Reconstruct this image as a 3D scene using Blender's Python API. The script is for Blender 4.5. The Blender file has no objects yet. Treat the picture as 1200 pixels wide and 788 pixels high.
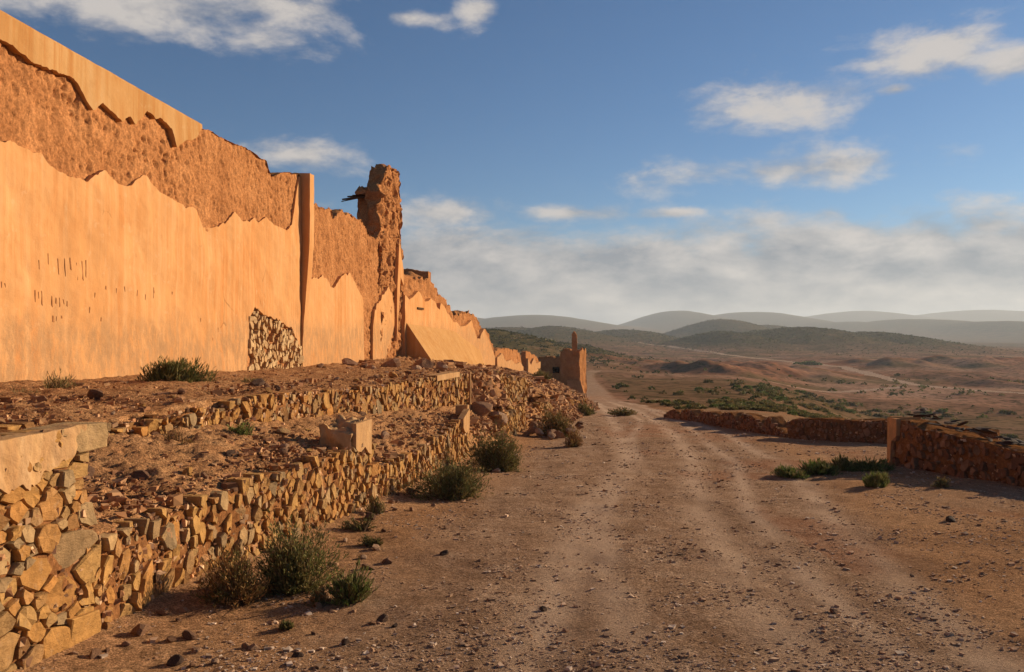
import bpy, math, random
import numpy as np
from mathutils import Vector, Matrix

# ------------------------------------------------------------------ camera, sky, sun, exposure
SC = bpy.context.scene
EYE = 1.7
FPX, CX, HY = 930.0, 600.0, 388.0            # photo pixels: focal length, centre column, horizon row
cam = bpy.data.cameras.new('camera'); cam_o = bpy.data.objects.new('camera', cam)
SC.collection.objects.link(cam_o); SC.camera = cam_o
cam.sensor_fit = 'HORIZONTAL'; cam.sensor_width = 36.0; cam.lens = 36.0 * FPX / 1200.0
cam.shift_y = -(394.0 - HY) / 1200.0
cam.clip_start = 0.05; cam.clip_end = 40000
cam_o.location = (0, 0, EYE); cam_o.rotation_euler = (math.pi / 2, 0, 0)

SUN_EL, SUN_AZ = math.radians(16.5), math.radians(56.0)      # azimuth clockwise from +Y
world = bpy.data.worlds.new('World'); SC.world = world; world.use_nodes = True
SKY_STRENGTH = 0.056
sun = bpy.data.lights.new('sun', 'SUN'); sun.energy = 5.0; sun.angle = math.radians(0.55); sun.color = (1.0, 0.80, 0.55)
sun_o = bpy.data.objects.new('sun', sun); SC.collection.objects.link(sun_o)
SV = Vector((math.cos(SUN_EL) * math.sin(SUN_AZ), math.cos(SUN_EL) * math.cos(SUN_AZ), math.sin(SUN_EL)))
sun_o.rotation_euler = SV.to_track_quat('Z', 'Y').to_euler(); sun_o.location = (30, 20, 30)
SC.view_settings.view_transform = 'Standard'; SC.view_settings.look = 'None'
SC.view_settings.exposure = 0.60; SC.view_settings.gamma = 1.0; SC.view_settings.use_curve_mapping = False
SC.render.engine = 'CYCLES'; SC.cycles.use_denoising = True; SC.cycles.max_bounces = 5
SC.cycles.volume_bounces = 0; SC.cycles.transparent_max_bounces = 8

RNG = np.random.default_rng(7); random.seed(7)

# ------------------------------------------------------------------ node helpers
class NT:
    def __init__(s, tree): s.t = tree; s.n = tree.nodes; s.l = tree.links
    def new(s, kind, **kw):
        n = s.n.new(kind)
        for k, v in kw.items(): setattr(n, k, v)
        return n
    def put(s, sock, v):
        if v is None: return
        if hasattr(v, 'is_linked') or hasattr(v, 'links'): s.l.new(v, sock)
        elif isinstance(v, (tuple, list)) and len(v) == 3 and len(getattr(sock, 'default_value', (0,) * 3)) == 4: sock.default_value = (*v, 1)
        else: sock.default_value = v
    def math(s, op, a, b=None, c=None, clamp=False):
        n = s.new('ShaderNodeMath', operation=op, use_clamp=clamp); s.put(n.inputs[0], a); s.put(n.inputs[1], b); s.put(n.inputs[2], c); return n.outputs[0]
    def mix(s, f, a, b, mode='MIX'):
        n = s.new('ShaderNodeMix', data_type='RGBA', blend_type=mode); s.put(n.inputs[0], f); s.put(n.inputs[6], a); s.put(n.inputs[7], b); return n.outputs[2]
    def noise(s, vec, scale, detail=5, rough=0.6, dist=0.0):
        n = s.new('ShaderNodeTexNoise'); s.put(n.inputs['Vector'], vec); n.inputs['Scale'].default_value = scale
        n.inputs['Detail'].default_value = detail; n.inputs['Roughness'].default_value = rough; n.inputs['Distortion'].default_value = dist; return n.outputs[0]
    def ramp(s, f, stops, interp='LINEAR'):
        n = s.new('ShaderNodeValToRGB'); s.put(n.inputs[0], f); cr = n.color_ramp; cr.interpolation = interp
        while len(cr.elements) < len(stops): cr.elements.new(0.5)
        for e, (p, c) in zip(cr.elements, stops):
            e.position = p; e.color = (*c, 1) if isinstance(c, (tuple, list)) else (c, c, c, 1)
        return n.outputs[0]
    def remap(s, v, a, b, lo=0.0, hi=1.0):
        n = s.new('ShaderNodeMapRange', interpolation_type='SMOOTHSTEP'); s.put(n.inputs[0], v)
        for i, q in enumerate((a, b, lo, hi)): n.inputs[i + 1].default_value = q
        return n.outputs[0]
    def mapping(s, vec, scale):
        n = s.new('ShaderNodeMapping'); s.put(n.inputs[0], vec); n.inputs['Scale'].default_value = scale; return n.outputs[0]
    def pos(s): return s.new('ShaderNodeNewGeometry').outputs['Position']
    def attr(s, name): return s.new('ShaderNodeAttribute', attribute_name=name)
    def objrand(s): return s.new('ShaderNodeObjectInfo').outputs['Random']
    def bump(s, h, strength, dist, normal=None):
        n = s.new('ShaderNodeBump'); s.put(n.inputs['Height'], h); n.inputs['Strength'].default_value = strength; n.inputs['Distance'].default_value = dist
        s.put(n.inputs['Normal'], normal); return n.outputs[0]

def material(name, rough=0.92, spec=0.0):
    m = bpy.data.materials.new(name); m.use_nodes = True; t = NT(m.node_tree)
    b = t.n['Principled BSDF']; b.inputs['Roughness'].default_value = rough; b.inputs['Specular IOR Level'].default_value = spec
    return m, t, b

# ------------------------------------------------------------------ sky: Nishita air with broken cloud
def build_world():
    t = NT(world.node_tree); bg = t.n['Background']; bg.inputs['Strength'].default_value = SKY_STRENGTH
    sky = t.new('ShaderNodeTexSky', sky_type='NISHITA'); sky.sun_disc = False
    sky.sun_elevation = SUN_EL; sky.sun_rotation = SUN_AZ; sky.altitude = 700; sky.air_density = 1.0; sky.dust_density = 0.25; sky.ozone_density = 3.0
    co = t.new('ShaderNodeTexCoord').outputs['Generated']
    sp = t.new('ShaderNodeSeparateXYZ'); t.put(sp.inputs[0], co)
    az = t.math('ARCTAN2', sp.outputs[0], sp.outputs[1]); el = t.math('ARCSINE', sp.outputs[2])
    cb = t.new('ShaderNodeCombineXYZ'); t.put(cb.inputs[0], az); t.put(cb.inputs[1], el); ae = cb.outputs[0]
    warp = t.noise(t.mapping(ae, (4, 9, 1)), 1.0, 5, 0.6)
    nz = t.noise(t.mapping(ae, (9, 19, 1)), 1.0, 10, 0.62, 0.15)
    off = t.new('ShaderNodeVectorMath', operation='ADD'); t.put(off.inputs[0], ae); off.inputs[1].default_value = (0.018, 0.024, 0)
    nz2 = t.noise(t.mapping(off.outputs[0], (9, 19, 1)), 1.0, 10, 0.62, 0.15)
    # separate cumulus: (photo column, row, half width, half height); the last ones go on round the rest of the sky
    cl = [(905, 201, 185, 27), (840, 204, 100, 22), (985, 193, 95, 20), (918, 118, 115, 36), (1085, 58, 92, 40), (1185, 72, 60, 22), (1050, 105, 26, 9), (345, 180, 95, 24),
          (150, 2, 270, 42), (330, 6, 110, 26), (482, 22, 60, 13), (556, 10, 30, 20), (790, 250, 55, 9), (670, 250, 80, 14), 
          (520, 250, 90, 26), (955, 290, 70, 12), (1170, 265, 120, 34)]
    ell = [(math.atan((x - CX) / FPX), math.atan((HY - y) / FPX * math.cos(math.atan((x - CX) / FPX))), w / FPX * 0.92, h / FPX) for x, y, w, h in cl]
    r = random.Random(5)
    for k in range(16):
        ell.append((r.uniform(0.75, 2 * math.pi - 0.75), r.uniform(0.15, 0.75), r.uniform(0.1, 0.22), r.uniform(0.025, 0.05)))
    for k in range(6): ell.append((r.uniform(-0.6, 0.6), r.uniform(0.48, 0.9), r.uniform(0.1, 0.22), r.uniform(0.03, 0.05)))
    field = None; up = None
    for a, e, sx, sy in ell:
        if a > math.pi: a -= 2 * math.pi
        dx = t.math('MULTIPLY', t.math('SUBTRACT', az, a), 1 / sx); dy = t.math('MULTIPLY', t.math('SUBTRACT', el, e), 1 / sy)
        v = t.math('SUBTRACT', 1.0, t.math('SQRT', t.math('ADD', t.math('MULTIPLY', dx, dx), t.math('MULTIPLY', dy, dy))))
        field = v if field is None else t.math('MAXIMUM', field, v)
    field = t.math('MAXIMUM', field, -1.2)
    cum = t.math('ADD', t.math('MULTIPLY', field, 0.66), t.math('MULTIPLY', t.math('SUBTRACT', nz, 0.5), 2.1))
    dc = t.remap(cum, -0.03, 0.66)
    # low bank of stratocumulus all round the horizon
    bank = t.math('ADD', t.remap(t.math('ADD', el, t.math('MULTIPLY', t.math('SUBTRACT', warp, 0.5), 0.16)), 0.055, 0.185, 1.0, 0.0), t.math('MULTIPLY', t.math('SUBTRACT', nz, 0.5), 0.95))
    db = t.remap(bank, 0.22, 0.72)
    dens = t.math('MAXIMUM', t.math('MULTIPLY', dc, 0.92), t.math('MULTIPLY', db, 0.93))
    lit = t.math('ADD', 0.40, t.math('MULTIPLY', t.math('SUBTRACT', nz, nz2), 2.6))
    lit = t.math('ADD', lit, t.math('MULTIPLY', t.remap(el, 0.06, 0.22), 0.42), clamp=True)
    ccol = t.mix(lit, (2.9, 3.15, 3.6), (7.4, 6.8, 6.3))
    t.put(bg.inputs['Color'], t.mix(dens, t.mix(1.0, sky.outputs[0], (0.62, 0.84, 1.0), 'MULTIPLY'), ccol))
build_world()

# ------------------------------------------------------------------ numpy noise
def _hash(ix, iy, iz, seed):
    h = (ix.astype(np.int64) * 374761393 + iy.astype(np.int64) * 668265263 + iz.astype(np.int64) * 2147483647 + seed * 1274126177) & 0xFFFFFFFF
    h = ((h ^ (h >> 13)) * 1274126177) & 0xFFFFFFFF
    h = ((h ^ (h >> 16)) * 2246822519) & 0xFFFFFFFF
    return ((h ^ (h >> 15)) & 0xFFFFFF) / float(0xFFFFFF)
def vnoise(x, y, z=0.0, seed=0):
    if np.ndim(z) == 0:
        x, y = np.broadcast_arrays(np.asarray(x, float), np.asarray(y, float)); fx, fy = np.floor(x), np.floor(y); ux, uy = x - fx, y - fy
        ux = ux * ux * ux * (ux * (ux * 6 - 15) + 10); uy = uy * uy * uy * (uy * (uy * 6 - 15) + 10); fx = fx.astype(np.int64); fy = fy.astype(np.int64); o = np.int64(round(z * 7))
        a, b, c, d = _hash(fx, fy, o, seed), _hash(fx + 1, fy, o, seed), _hash(fx, fy + 1, o, seed), _hash(fx + 1, fy + 1, o, seed)
        a = a + (b - a) * ux; c = c + (d - c) * ux; return (a + (c - a) * uy) * 2 - 1
    x, y, z = np.broadcast_arrays(np.asarray(x, float), np.asarray(y, float), np.asarray(z, float))
    fx, fy, fz = np.floor(x), np.floor(y), np.floor(z); ux, uy, uz = x - fx, y - fy, z - fz
    s = lambda a: a * a * a * (a * (a * 6 - 15) + 10)
    ux, uy, uz = s(ux), s(uy), s(uz); r = 0
    for i in (0, 1):
        for j in (0, 1):
            for k in (0, 1):
                r = r + _hash(fx + i, fy + j, fz + k, seed) * (ux if i else 1 - ux) * (uy if j else 1 - uy) * (uz if k else 1 - uz)
    return r * 2 - 1
def fbm(x, y, z=0.0, seed=0, octv=4, gain=0.5):
    r, a, f, tot = 0, 1.0, 1.0, 0
    for o in range(octv):
        r = r + a * vnoise(np.asarray(x) * f, np.asarray(y) * f, np.asarray(z) * f, seed + 17 * o); tot += a; a *= gain; f *= 2.03
    return r / tot
def sstep(x, a, b):
    q = np.clip((x - a) / (b - a), 0, 1); return q * q * (3 - 2 * q)
def tab(rows):
    a = np.array(rows, float); return lambda d: np.interp(d, a[:, 0], a[:, 1])

# ------------------------------------------------------------------ object helpers
COL = SC.collection
def link(o): COL.objects.link(o); return o
def tag(o, label=None, cat=None, group=None, kind=None):
    if label: o['label'] = label
    if cat: o['category'] = cat
    if group: o['group'] = group
    if kind: o['kind'] = kind
    return o
def empty(name, loc, label, cat, group=None):
    o = link(bpy.data.objects.new(name, None)); o.location = loc; o.empty_display_size = 0.2
    return tag(o, label, cat, group)
def under(o, root):
    o.parent = root; o.matrix_parent_inverse = Matrix.Translation(-Vector(root.location)); return o
def mesh(name, V, F, mat, smooth=False, attrs=None):
    me = bpy.data.meshes.new(name); V = np.ascontiguousarray(V, np.float32)
    F = [np.asarray(f) for f in (F if isinstance(F, list) else [F]) if len(f)]
    me.vertices.add(len(V)); me.vertices.foreach_set('co', V.ravel())
    li = np.concatenate([f.ravel() for f in F]).astype(np.int32)
    cnt = np.concatenate([np.full(len(f), f.shape[1], np.int32) for f in F])
    me.loops.add(len(li)); me.loops.foreach_set('vertex_index', li)
    me.polygons.add(len(cnt)); me.polygons.foreach_set('loop_start', np.concatenate([[0], np.cumsum(cnt)[:-1]]).astype(np.int32))
    me.polygons.foreach_set('use_smooth', np.full(len(cnt), smooth))
    if attrs:
        for k, v in attrs.items():
            v = np.asarray(v, np.float32)
            if v.ndim == 1: a = me.attributes.new(k, 'FLOAT', 'POINT'); a.data.foreach_set('value', v)
            else:
                a = me.attributes.new(k, 'FLOAT_COLOR', 'POINT'); a.data.foreach_set('color', np.c_[v, np.ones(len(v))].astype(np.float32).ravel())
    me.update(calc_edges=True); me.validate()
    if mat: me.materials.append(mat)
    return me
def obj(name, me, root=None):
    o = link(bpy.data.objects.new(name, me))
    if root is not None: under(o, root)
    return o
def gridfaces(nr, nc, base=0, flip=False):
    i = np.arange(nr - 1)[:, None] * nc + np.arange(nc - 1)[None, :] + base; i = i.ravel()
    f = np.stack([i, i + 1, i + nc + 1, i + nc], 1)
    return f[:, ::-1] if flip else f
class Acc:
    def __init__(s): s.V = []; s.F = []; s.n = 0; s.A = []
    def grid(s, P, flip=False):
        nr, nc = P.shape[:2]; s.F.append(gridfaces(nr, nc, s.n, flip)); s.V.append(P.reshape(-1, 3)); s.n += nr * nc
    def add(s, V, F): s.F.append(np.asarray(F) + s.n); s.V.append(np.asarray(V, float)); s.n += len(V)
    def mesh(s, name, mat, smooth=False, attrs=None):
        by = {}
        for f in s.F: by.setdefault(f.shape[1], []).append(f)
        return mesh(name, np.concatenate(s.V), [np.concatenate(v) for v in by.values()], mat, smooth, attrs)

# ------------------------------------------------------------------ materials
def earth_nodes(t, b, ramp, scale, vec=None, bumps=((60, 0.35, 0.02),), speck=1.0):
    p = vec if vec is not None else t.pos()
    c = t.ramp(t.noise(p, scale, 8, 0.65), ramp)
    sp = t.remap(t.noise(p, scale * 14, 4, 0.7), 0.35, 0.7, 0.78, 1.14)
    sp = t.math('MULTIPLY', sp, t.math('MULTIPLY', t.remap(t.noise(p, 75, 3, 0.75), 0.38, 0.62, 1 - 0.45 * speck, 1 + 0.40 * speck), t.remap(t.noise(p, 21, 4, 0.75), 0.38, 0.62, 1 - 0.22 * speck, 1 + 0.2 * speck)))
    cm = t.new('ShaderNodeCombineColor'); [t.put(cm.inputs[i], sp) for i in range(3)]
    c = t.mix(1.0, c, cm.outputs[0], 'MULTIPLY')
    nrm = None
    for s, st, d in bumps: nrm = t.bump(t.noise(p, s, 6, 0.7), st, d, nrm)
    t.put(b.inputs['Normal'], nrm)
    return c

def mat_ground():
    m, t, b = material('ground_earth', 0.96, 0.0); p = t.pos()
    c = earth_nodes(t, b, [(0.28, (0.30, 0.15, 0.072)), (0.5, (0.455, 0.24, 0.118)), (0.72, (0.57, 0.325, 0.168))], 0.8, p, ((7, 0.5, 0.05), (30, 1.0, 0.04), (90, 0.9, 0.015)))
    road = t.attr('road').outputs['Fac']; veg = t.attr('veg').outputs['Fac']; red = t.attr('red').outputs['Fac']; pale = t.attr('pale').outputs['Fac']
    g = t.ramp(t.math('ADD', t.math('MULTIPLY', t.noise(p, 2.6, 8, 0.75), 0.6), t.math('MULTIPLY', t.noise(t.mapping(p, (2.2, 0.3, 1)), 1.0, 6, 0.65), 0.4)), [(0.36, (0.20, 0.12, 0.074)), (0.5, (0.35, 0.22, 0.14)), (0.66, (0.52, 0.36, 0.245))])
    gs = t.math('MULTIPLY', t.remap(t.noise(p, 52, 4, 0.75), 0.38, 0.62, 0.5, 1.45), t.remap(t.noise(p, 15, 4, 0.75), 0.36, 0.64, 0.75, 1.22)); gm = t.new('ShaderNodeCombineColor'); [t.put(gm.inputs[i], gs) for i in range(3)]
    g = t.mix(1.0, g, gm.outputs[0], 'MULTIPLY'); c = t.mix(t.math('MULTIPLY', road, 0.85), c, g)
    c = t.mix(t.attr('flat').outputs['Fac'], c, t.ramp(t.noise(p, 0.035, 8, 0.7), [(0.34, (0.14, 0.072, 0.045)), (0.5, (0.27, 0.134, 0.08)), (0.66, (0.40, 0.215, 0.134))])); c = t.mix(red, c, (0.33, 0.115, 0.05)); c = t.mix(pale, c, (0.56, 0.385, 0.265))
    vn = t.math('MULTIPLY', veg, t.remap(t.noise(p, 0.11, 9, 0.75), 0.28, 0.50), clamp=True)
    vc = t.ramp(t.noise(p, 0.05, 5, 0.6), [(0.3, (0.085, 0.062, 0.027)), (0.7, (0.135, 0.105, 0.042))])
    c = t.mix(vn, c, vc)
    dots = t.math('MULTIPLY', t.math('MULTIPLY', t.remap(t.noise(p, 0.42, 4, 0.65), 0.50, 0.58), t.attr('flat').outputs['Fac']), t.math('SUBTRACT', 0.75, t.math('MULTIPLY', t.math('ADD', red, t.math('ADD', pale, road)), 0.7)), clamp=True)
    c = t.mix(dots, c, (0.06, 0.046, 0.02))      # scrub too small and far to tell apart
    t.put(b.inputs['Base Color'], c); return m
def mat_track():
    m, t, b = material('pale_dust', 0.96, 0.0)
    c = earth_nodes(t, b, [(0.3, (0.38, 0.25, 0.17)), (0.7, (0.48, 0.33, 0.235))], 0.3)
    t.put(b.inputs['Base Color'], c); return m
def mat_rubble():
    m, t, b = material('rubble_earth', 0.96, 0.0); p = t.pos()
    c = earth_nodes(t, b, [(0.28, (0.25, 0.115, 0.052)), (0.5, (0.38, 0.19, 0.085)), (0.72, (0.47, 0.255, 0.12))], 2.4, p, ((14, 0.6, 0.05), (60, 0.6, 0.015)))
    t.put(b.inputs['Base Color'], c); return m
def mat_adobe(name='adobe', k=1.0):
    m, t, b = material(name, 0.95, 0.0); p = t.pos()
    c = earth_nodes(t, b, [(0.28, (0.33 * k, 0.135 * k, 0.052 * k)), (0.5, (0.44 * k, 0.19 * k, 0.074 * k)), (0.74, (0.52 * k, 0.24 * k, 0.098 * k))], 1.5, p,
                    ((5, 0.35, 0.06), (22, 0.6, 0.025)), 0.35)
    nrm = b.inputs['Normal'].links[0].from_socket
    pit = t.noise(t.mapping(p, (1, 1, 0.6)), 26, 3, 0.6); pitm = t.remap(pit, 0.60, 0.72)
    nrm = t.bump(t.math('SUBTRACT', 1.0, pitm), 0.6, 0.025, nrm)
    t.put(b.inputs['Normal'], nrm); t.put(b.inputs['Base Color'], c); return m
def mat_plaster(name, a, bb, cc, dirt=1.0):
    m, t, b = material(name, 0.9, 0.0); p = t.pos()
    big = t.ramp(t.noise(p, 0.7, 6, 0.6), [(0.3, a), (0.55, bb), (0.78, cc)])
    wv = t.new('ShaderNodeVectorMath', operation='ADD'); t.put(wv.inputs[0], p); wn = t.new('ShaderNodeTexNoise'); t.put(wn.inputs['Vector'], p); wn.inputs['Scale'].default_value = 0.9; wn.inputs['Detail'].default_value = 4
    ws = t.new('ShaderNodeVectorMath', operation='SCALE'); t.put(ws.inputs[0], wn.outputs[1]); ws.inputs[3].default_value = 0.18; t.put(wv.inputs[1], ws.outputs[0]); pw = wv.outputs[0]
    st = t.noise(t.mapping(p, (4.6, 4.6, 0.10)), 1.5, 8, 0.68)                        # rain streaks run down the plaster
    fade = t.remap(t.noise(p, 0.45, 4, 0.6), 0.38, 0.62)
    big = t.mix(t.math('MULTIPLY', t.math('MULTIPLY', t.remap(st, 0.45, 0.62), t.math('ADD', 0.2, t.math('MULTIPLY', fade, 0.8))), 0.6), big, tuple(q * f for q, f in zip(a, (0.95, 0.74, 0.58))))
    big = t.mix(t.math('MULTIPLY', t.remap(st, 0.50, 0.34), 0.32), big, tuple(min(1, q * f) for q, f in zip(cc, (1.03, 1.1, 1.25))))
    big = t.mix(t.math('MULTIPLY', t.remap(t.noise(pw, 2.3, 8, 0.72), 0.52, 0.70), 0.38), big, tuple(q * f for q, f in zip(a, (0.86, 0.80, 0.78))))   # stains
    big = t.mix(t.math('MULTIPLY', t.remap(t.noise(pw, 5.5, 6, 0.7), 0.58, 0.68), 0.35), big, tuple(min(1, q * f) for q, f in zip(cc, (1.02, 1.16, 1.4))))   # rubbed lime
    z = t.new('ShaderNodeSeparateXYZ'); t.put(z.inputs[0], p)
    low = t.remap(t.math('ADD', z.outputs[2], t.math('MULTIPLY', t.noise(p, 0.8, 5, 0.65), -1.5)), 1.45, 0.75)
    splash = t.math('MULTIPLY', low, t.remap(t.noise(t.mapping(p, (2, 2, 0.7)), 3.6, 9, 0.75), 0.36, 0.60))
    big = t.mix(t.math('MULTIPLY', splash, 0.85 * dirt), big, (0.38, 0.215, 0.105))      # mud splashed up the foot of the wall
    vo = t.new('ShaderNodeTexVoronoi', feature='DISTANCE_TO_EDGE'); t.put(vo.inputs['Vector'], t.mapping(pw, (1, 1, 0.6))); vo.inputs['Scale'].default_value = 0.85
    crack = t.math('MULTIPLY', t.remap(vo.outputs['Distance'], 0.009, 0.002), t.remap(t.noise(p, 0.9, 4, 0.6), 0.60, 0.68))
    big = t.mix(t.math('MULTIPLY', crack, 0.7), big, tuple(q * 0.45 for q in a))
    t.put(b.inputs['Base Color'], big)
    n1 = t.bump(t.noise(p, 3.5, 5, 0.6), 0.22, 0.06); n1 = t.bump(t.noise(p, 45, 5, 0.7), 0.25, 0.008, n1)
    n1 = t.bump(t.noise(t.mapping(p, (5, 5, 0.6)), 2.5, 5, 0.7), 0.14, 0.03, n1); n1 = t.bump(t.math('MULTIPLY', t.noise(p, 11, 6, 0.75), t.math('ADD', 0.25, t.math('MULTIPLY', low, 0.75 * dirt))), 0.55, 0.03, n1); n1 = t.bump(t.math('SUBTRACT', 1.0, crack), 0.6, 0.01, n1)
    t.put(b.inputs['Normal'], n1); return m
def mat_stone(name, stops, k=1.0):
    m, t, b = material(name, 0.86, 0.06); tc = t.new('ShaderNodeTexCoord').outputs['Object']; r = t.objrand()
    off = t.new('ShaderNodeVectorMath', operation='ADD'); t.put(off.inputs[0], tc); cmb = t.new('ShaderNodeCombineXYZ')
    t.put(cmb.inputs[0], t.math('MULTIPLY', r, 37)); t.put(cmb.inputs[1], t.math('MULTIPLY', r, 91)); t.put(off.inputs[1], cmb.outputs[0]); p = off.outputs[0]
    c = t.ramp(r, stops)
    n = t.noise(p, 9, 7, 0.7)
    sp = t.remap(n, 0.3, 0.7, 0.72 * k, 1.18 * k); cm = t.new('ShaderNodeCombineColor'); [t.put(cm.inputs[i], sp) for i in range(3)]
    c = t.mix(1.0, c, cm.outputs[0], 'MULTIPLY')
    c = t.mix(t.math('MULTIPLY', t.remap(t.noise(p, 16, 5, 0.7), 0.55, 0.7), 0.45), c, (0.40, 0.25, 0.14))     # clinging mud
    t.put(b.inputs['Base Color'], c)
    nr = t.bump(t.noise(t.mapping(p, (1, 1, 2.0)), 9, 7, 0.7), 0.7, 0.04); nr = t.bump(t.noise(p, 70, 4, 0.7), 0.35, 0.006, nr)
    t.put(b.inputs['Normal'], nr); return m
def mat_vcol(name, rough=0.9, trans=0.0):
    m, t, b = material(name, rough, 0.05); c = t.attr('col').outputs['Color']; t.put(b.inputs['Base Color'], c)
    if trans:
        tr = t.new('ShaderNodeBsdfTranslucent'); t.put(tr.inputs[0], c); mx = t.new('ShaderNodeMixShader'); mx.inputs[0].default_value = trans
        t.put(mx.inputs[1], b.outputs[0]); t.put(mx.inputs[2], tr.outputs[0]); t.l.new(mx.outputs[0], t.n['Material Output'].inputs['Surface'])
    return m
def mat_flat(name, c, rough=0.9):
    m, t, b = material(name, rough, 0.0); n = t.ramp(t.noise(t.pos(), 12, 5, 0.7), [(0.3, tuple(q * 0.7 for q in c)), (0.7, tuple(q * 1.2 for q in c))])
    t.put(b.inputs['Base Color'], n); return m

M_GROUND, M_TRACK, M_RUBBLE = mat_ground(), mat_track(), mat_rubble()
M_ADOBE = mat_adobe(); M_MORTAR = mat_adobe('mortar', 0.56)
M_PLASTER = mat_plaster('orange_plaster', (0.53, 0.255, 0.098), (0.585, 0.30, 0.125), (0.61, 0.335, 0.152))
M_BAND = mat_plaster('ochre_plaster', (0.40, 0.205, 0.075), (0.47, 0.255, 0.10), (0.52, 0.305, 0.135), 0.0)
M_CAP = mat_plaster('pale_plaster', (0.42, 0.235, 0.10), (0.52, 0.31, 0.145), (0.58, 0.375, 0.20), 0.9)
M_STONE = mat_stone('ochre_stone', [(0.0, (0.20, 0.10, 0.042)), (0.14, (0.40, 0.195, 0.06)), (0.34, (0.46, 0.25, 0.082)), (0.52, (0.33, 0.195, 0.082)), (0.70, (0.47, 0.215, 0.062)), (0.86, (0.27, 0.18, 0.095)), (1.0, (0.46, 0.285, 0.13))])
M_STONE_P = mat_stone('pale_stone', [(0.0, (0.36, 0.20, 0.085)), (0.4, (0.50, 0.31, 0.15)), (0.75, (0.58, 0.39, 0.20)), (1.0, (0.46, 0.255, 0.105))])
M_STONE_R = mat_stone('red_stone', [(0.0, (0.17, 0.078, 0.04)), (0.35, (0.26, 0.12, 0.06)), (0.7, (0.31, 0.155, 0.08)), (1.0, (0.22, 0.13, 0.08))])
M_ROCK = mat_stone('brown_rock', [(0.0, (0.13, 0.07, 0.045)), (0.3, (0.24, 0.125, 0.07)), (0.6, (0.34, 0.19, 0.11)), (1.0, (0.43, 0.27, 0.17))])
M_ROCK_D = mat_stone('dark_rock', [(0.0, (0.06, 0.04, 0.032)), (1.0, (0.13, 0.075, 0.05))])
M_GRAVEL = mat_vcol('gravel', 0.9); M_LEAF = mat_vcol('leaf', 0.75, 0.18); M_WOOD = mat_flat('old_wood', (0.10, 0.055, 0.03)); M_STEM = mat_flat('dry_stem', (0.16, 0.10, 0.055))
M_SCRATCH = mat_flat('scratched_earth', (0.34, 0.15, 0.06))

# ------------------------------------------------------------------ lie of the land (z = EYE - drop)
corr = tab([(-400, 0.3), (-30, 0.4), (-15, 0.85), (0, 1.7), (10, 2.3), (20, 2.92), (30, 3.55), (45, 4.5), (60, 5.5), (80, 7.0), (110, 8.4), (150, 10.0), (200, 12.2), (260, 15), (350, 17.5), (500, 20.5), (800, 24), (1200, 26), (2500, 28), (20000, 30)])
valley = tab([(-400, 16), (40, 16), (100, 17), (150, 17.5), (260, 18.5), (350, 19), (500, 20.5), (800, 24), (1200, 26), (2500, 28), (20000, 30)])
LA = tab([(0, -7.99), (60, -1.21), (70, 0.7), (80, 2.6), (90, 4.4)])                               # foot line of the tall wall
LB = tab([(0, -5.705), (22.4, -0.553), (26.3, 0.34), (36, 1.0), (46, 2.5), (60, 3.7), (78, 5.0), (90, 6)])   # upper terrace edge
LC = tab([(0, -3.05), (2, -2.9), (4.7, -2.75), (6.4, -2.6), (8.06, -2.2), (10.1, -1.82), (16.4, -0.97), (25.8, 0.28), (36, 2.3), (46, 4.1), (64, 5.7), (78, 6.6), (90, 7.4)])
dA = tab([(0, 0.6), (10.5, 0.78), (20, 1.03), (31, 1.12), (40, 1.62), (50, 2.2), (60, 2.9), (70, 3.9), (77, 5.2), (90, 6.8)])
dB = tab([(0, 0.72), (7.2, 0.86), (9.75, 0.82), (11.2, 0.87), (13.8, 0.97), (20, 1.05), (22.4, 1.15), (26.3, 1.6), (36, 2.4), (46, 3.1), (60, 4.0), (78, 5.7), (90, 7.1)])
dBf = tab([(0, 0.85), (7.2, 1.08), (8.86, 1.16), (11.2, 1.30), (13.8, 1.5), (20, 1.95), (22.4, 2.02), (26.3, 2.2), (36, 2.85), (46, 3.4), (60, 4.4), (78, 6.0), (90, 7.3)])
dC = tab([(0, 1.2), (4.7, 1.26), (6.4, 1.37), (8.3, 1.38), (10.0, 1.50), (10.4, 1.80), (16.4, 1.83), (20, 2.35), (25.8, 2.55), (36, 3.2), (46, 3.9), (64, 5.3), (78, 6.6), (90, 7.6)])
road_c = tab([(-40, 0), (0, 0.9), (5, 1.15), (10, 1.8), (16, 3.2), (28, 4.75), (44, 6.2), (60, 7.3), (85, 9.2), (115, 11.6), (155, 14.4), (200, 19), (260, 30)])
road_w = tab([(-40, 2.4), (5, 2.3), (10, 2.5), (16, 3.0), (28, 2.6), (44, 2.1), (60, 1.9), (85, 1.7), (260, 1.6)])

def at(px, py, D): return np.array([(px - CX) / FPX * D, D, EYE - (py - HY) / FPX * D])
def xpx(px, D): return (px - CX) / FPX * D
hills = []      # (x, y, height, sigma_x, sigma_y)
def hill(px, D, py, halfpx, sy, base): hills.append((xpx(px, D), D, (HY - py) / FPX * D + base, halfpx / FPX * D, sy))
hill(575, 430, 392, 70, 110, 19); hill(470, 420, 384, 75, 120, 19); hill(660, 520, 404, 45, 90, 20)
hill(930, 980, 386.5, 62, 130, 25); hill(850, 960, 393, 45, 120, 25); hill(1030, 940, 394, 45, 110, 25)
hill(650, 1250, 386, 55, 230, 26); hill(735, 1400, 388, 45, 250, 26); hill(590, 1500, 384, 70, 260, 26)
hill(845, 1750, 377, 45, 260, 27); hill(900, 1900, 382, 40, 260, 27)
hill(630, 4200, 371, 80, 700, 29); hill(790, 4600, 366, 45, 700, 29); hill(880, 4700, 367, 60, 700, 29); hill(510, 4300, 372, 80, 800, 29)
hill(1175, 2600, 378, 45, 400, 28); hill(1080, 3300, 376, 70, 500, 29); hill(985, 3600, 379, 60, 500, 29)
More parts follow.
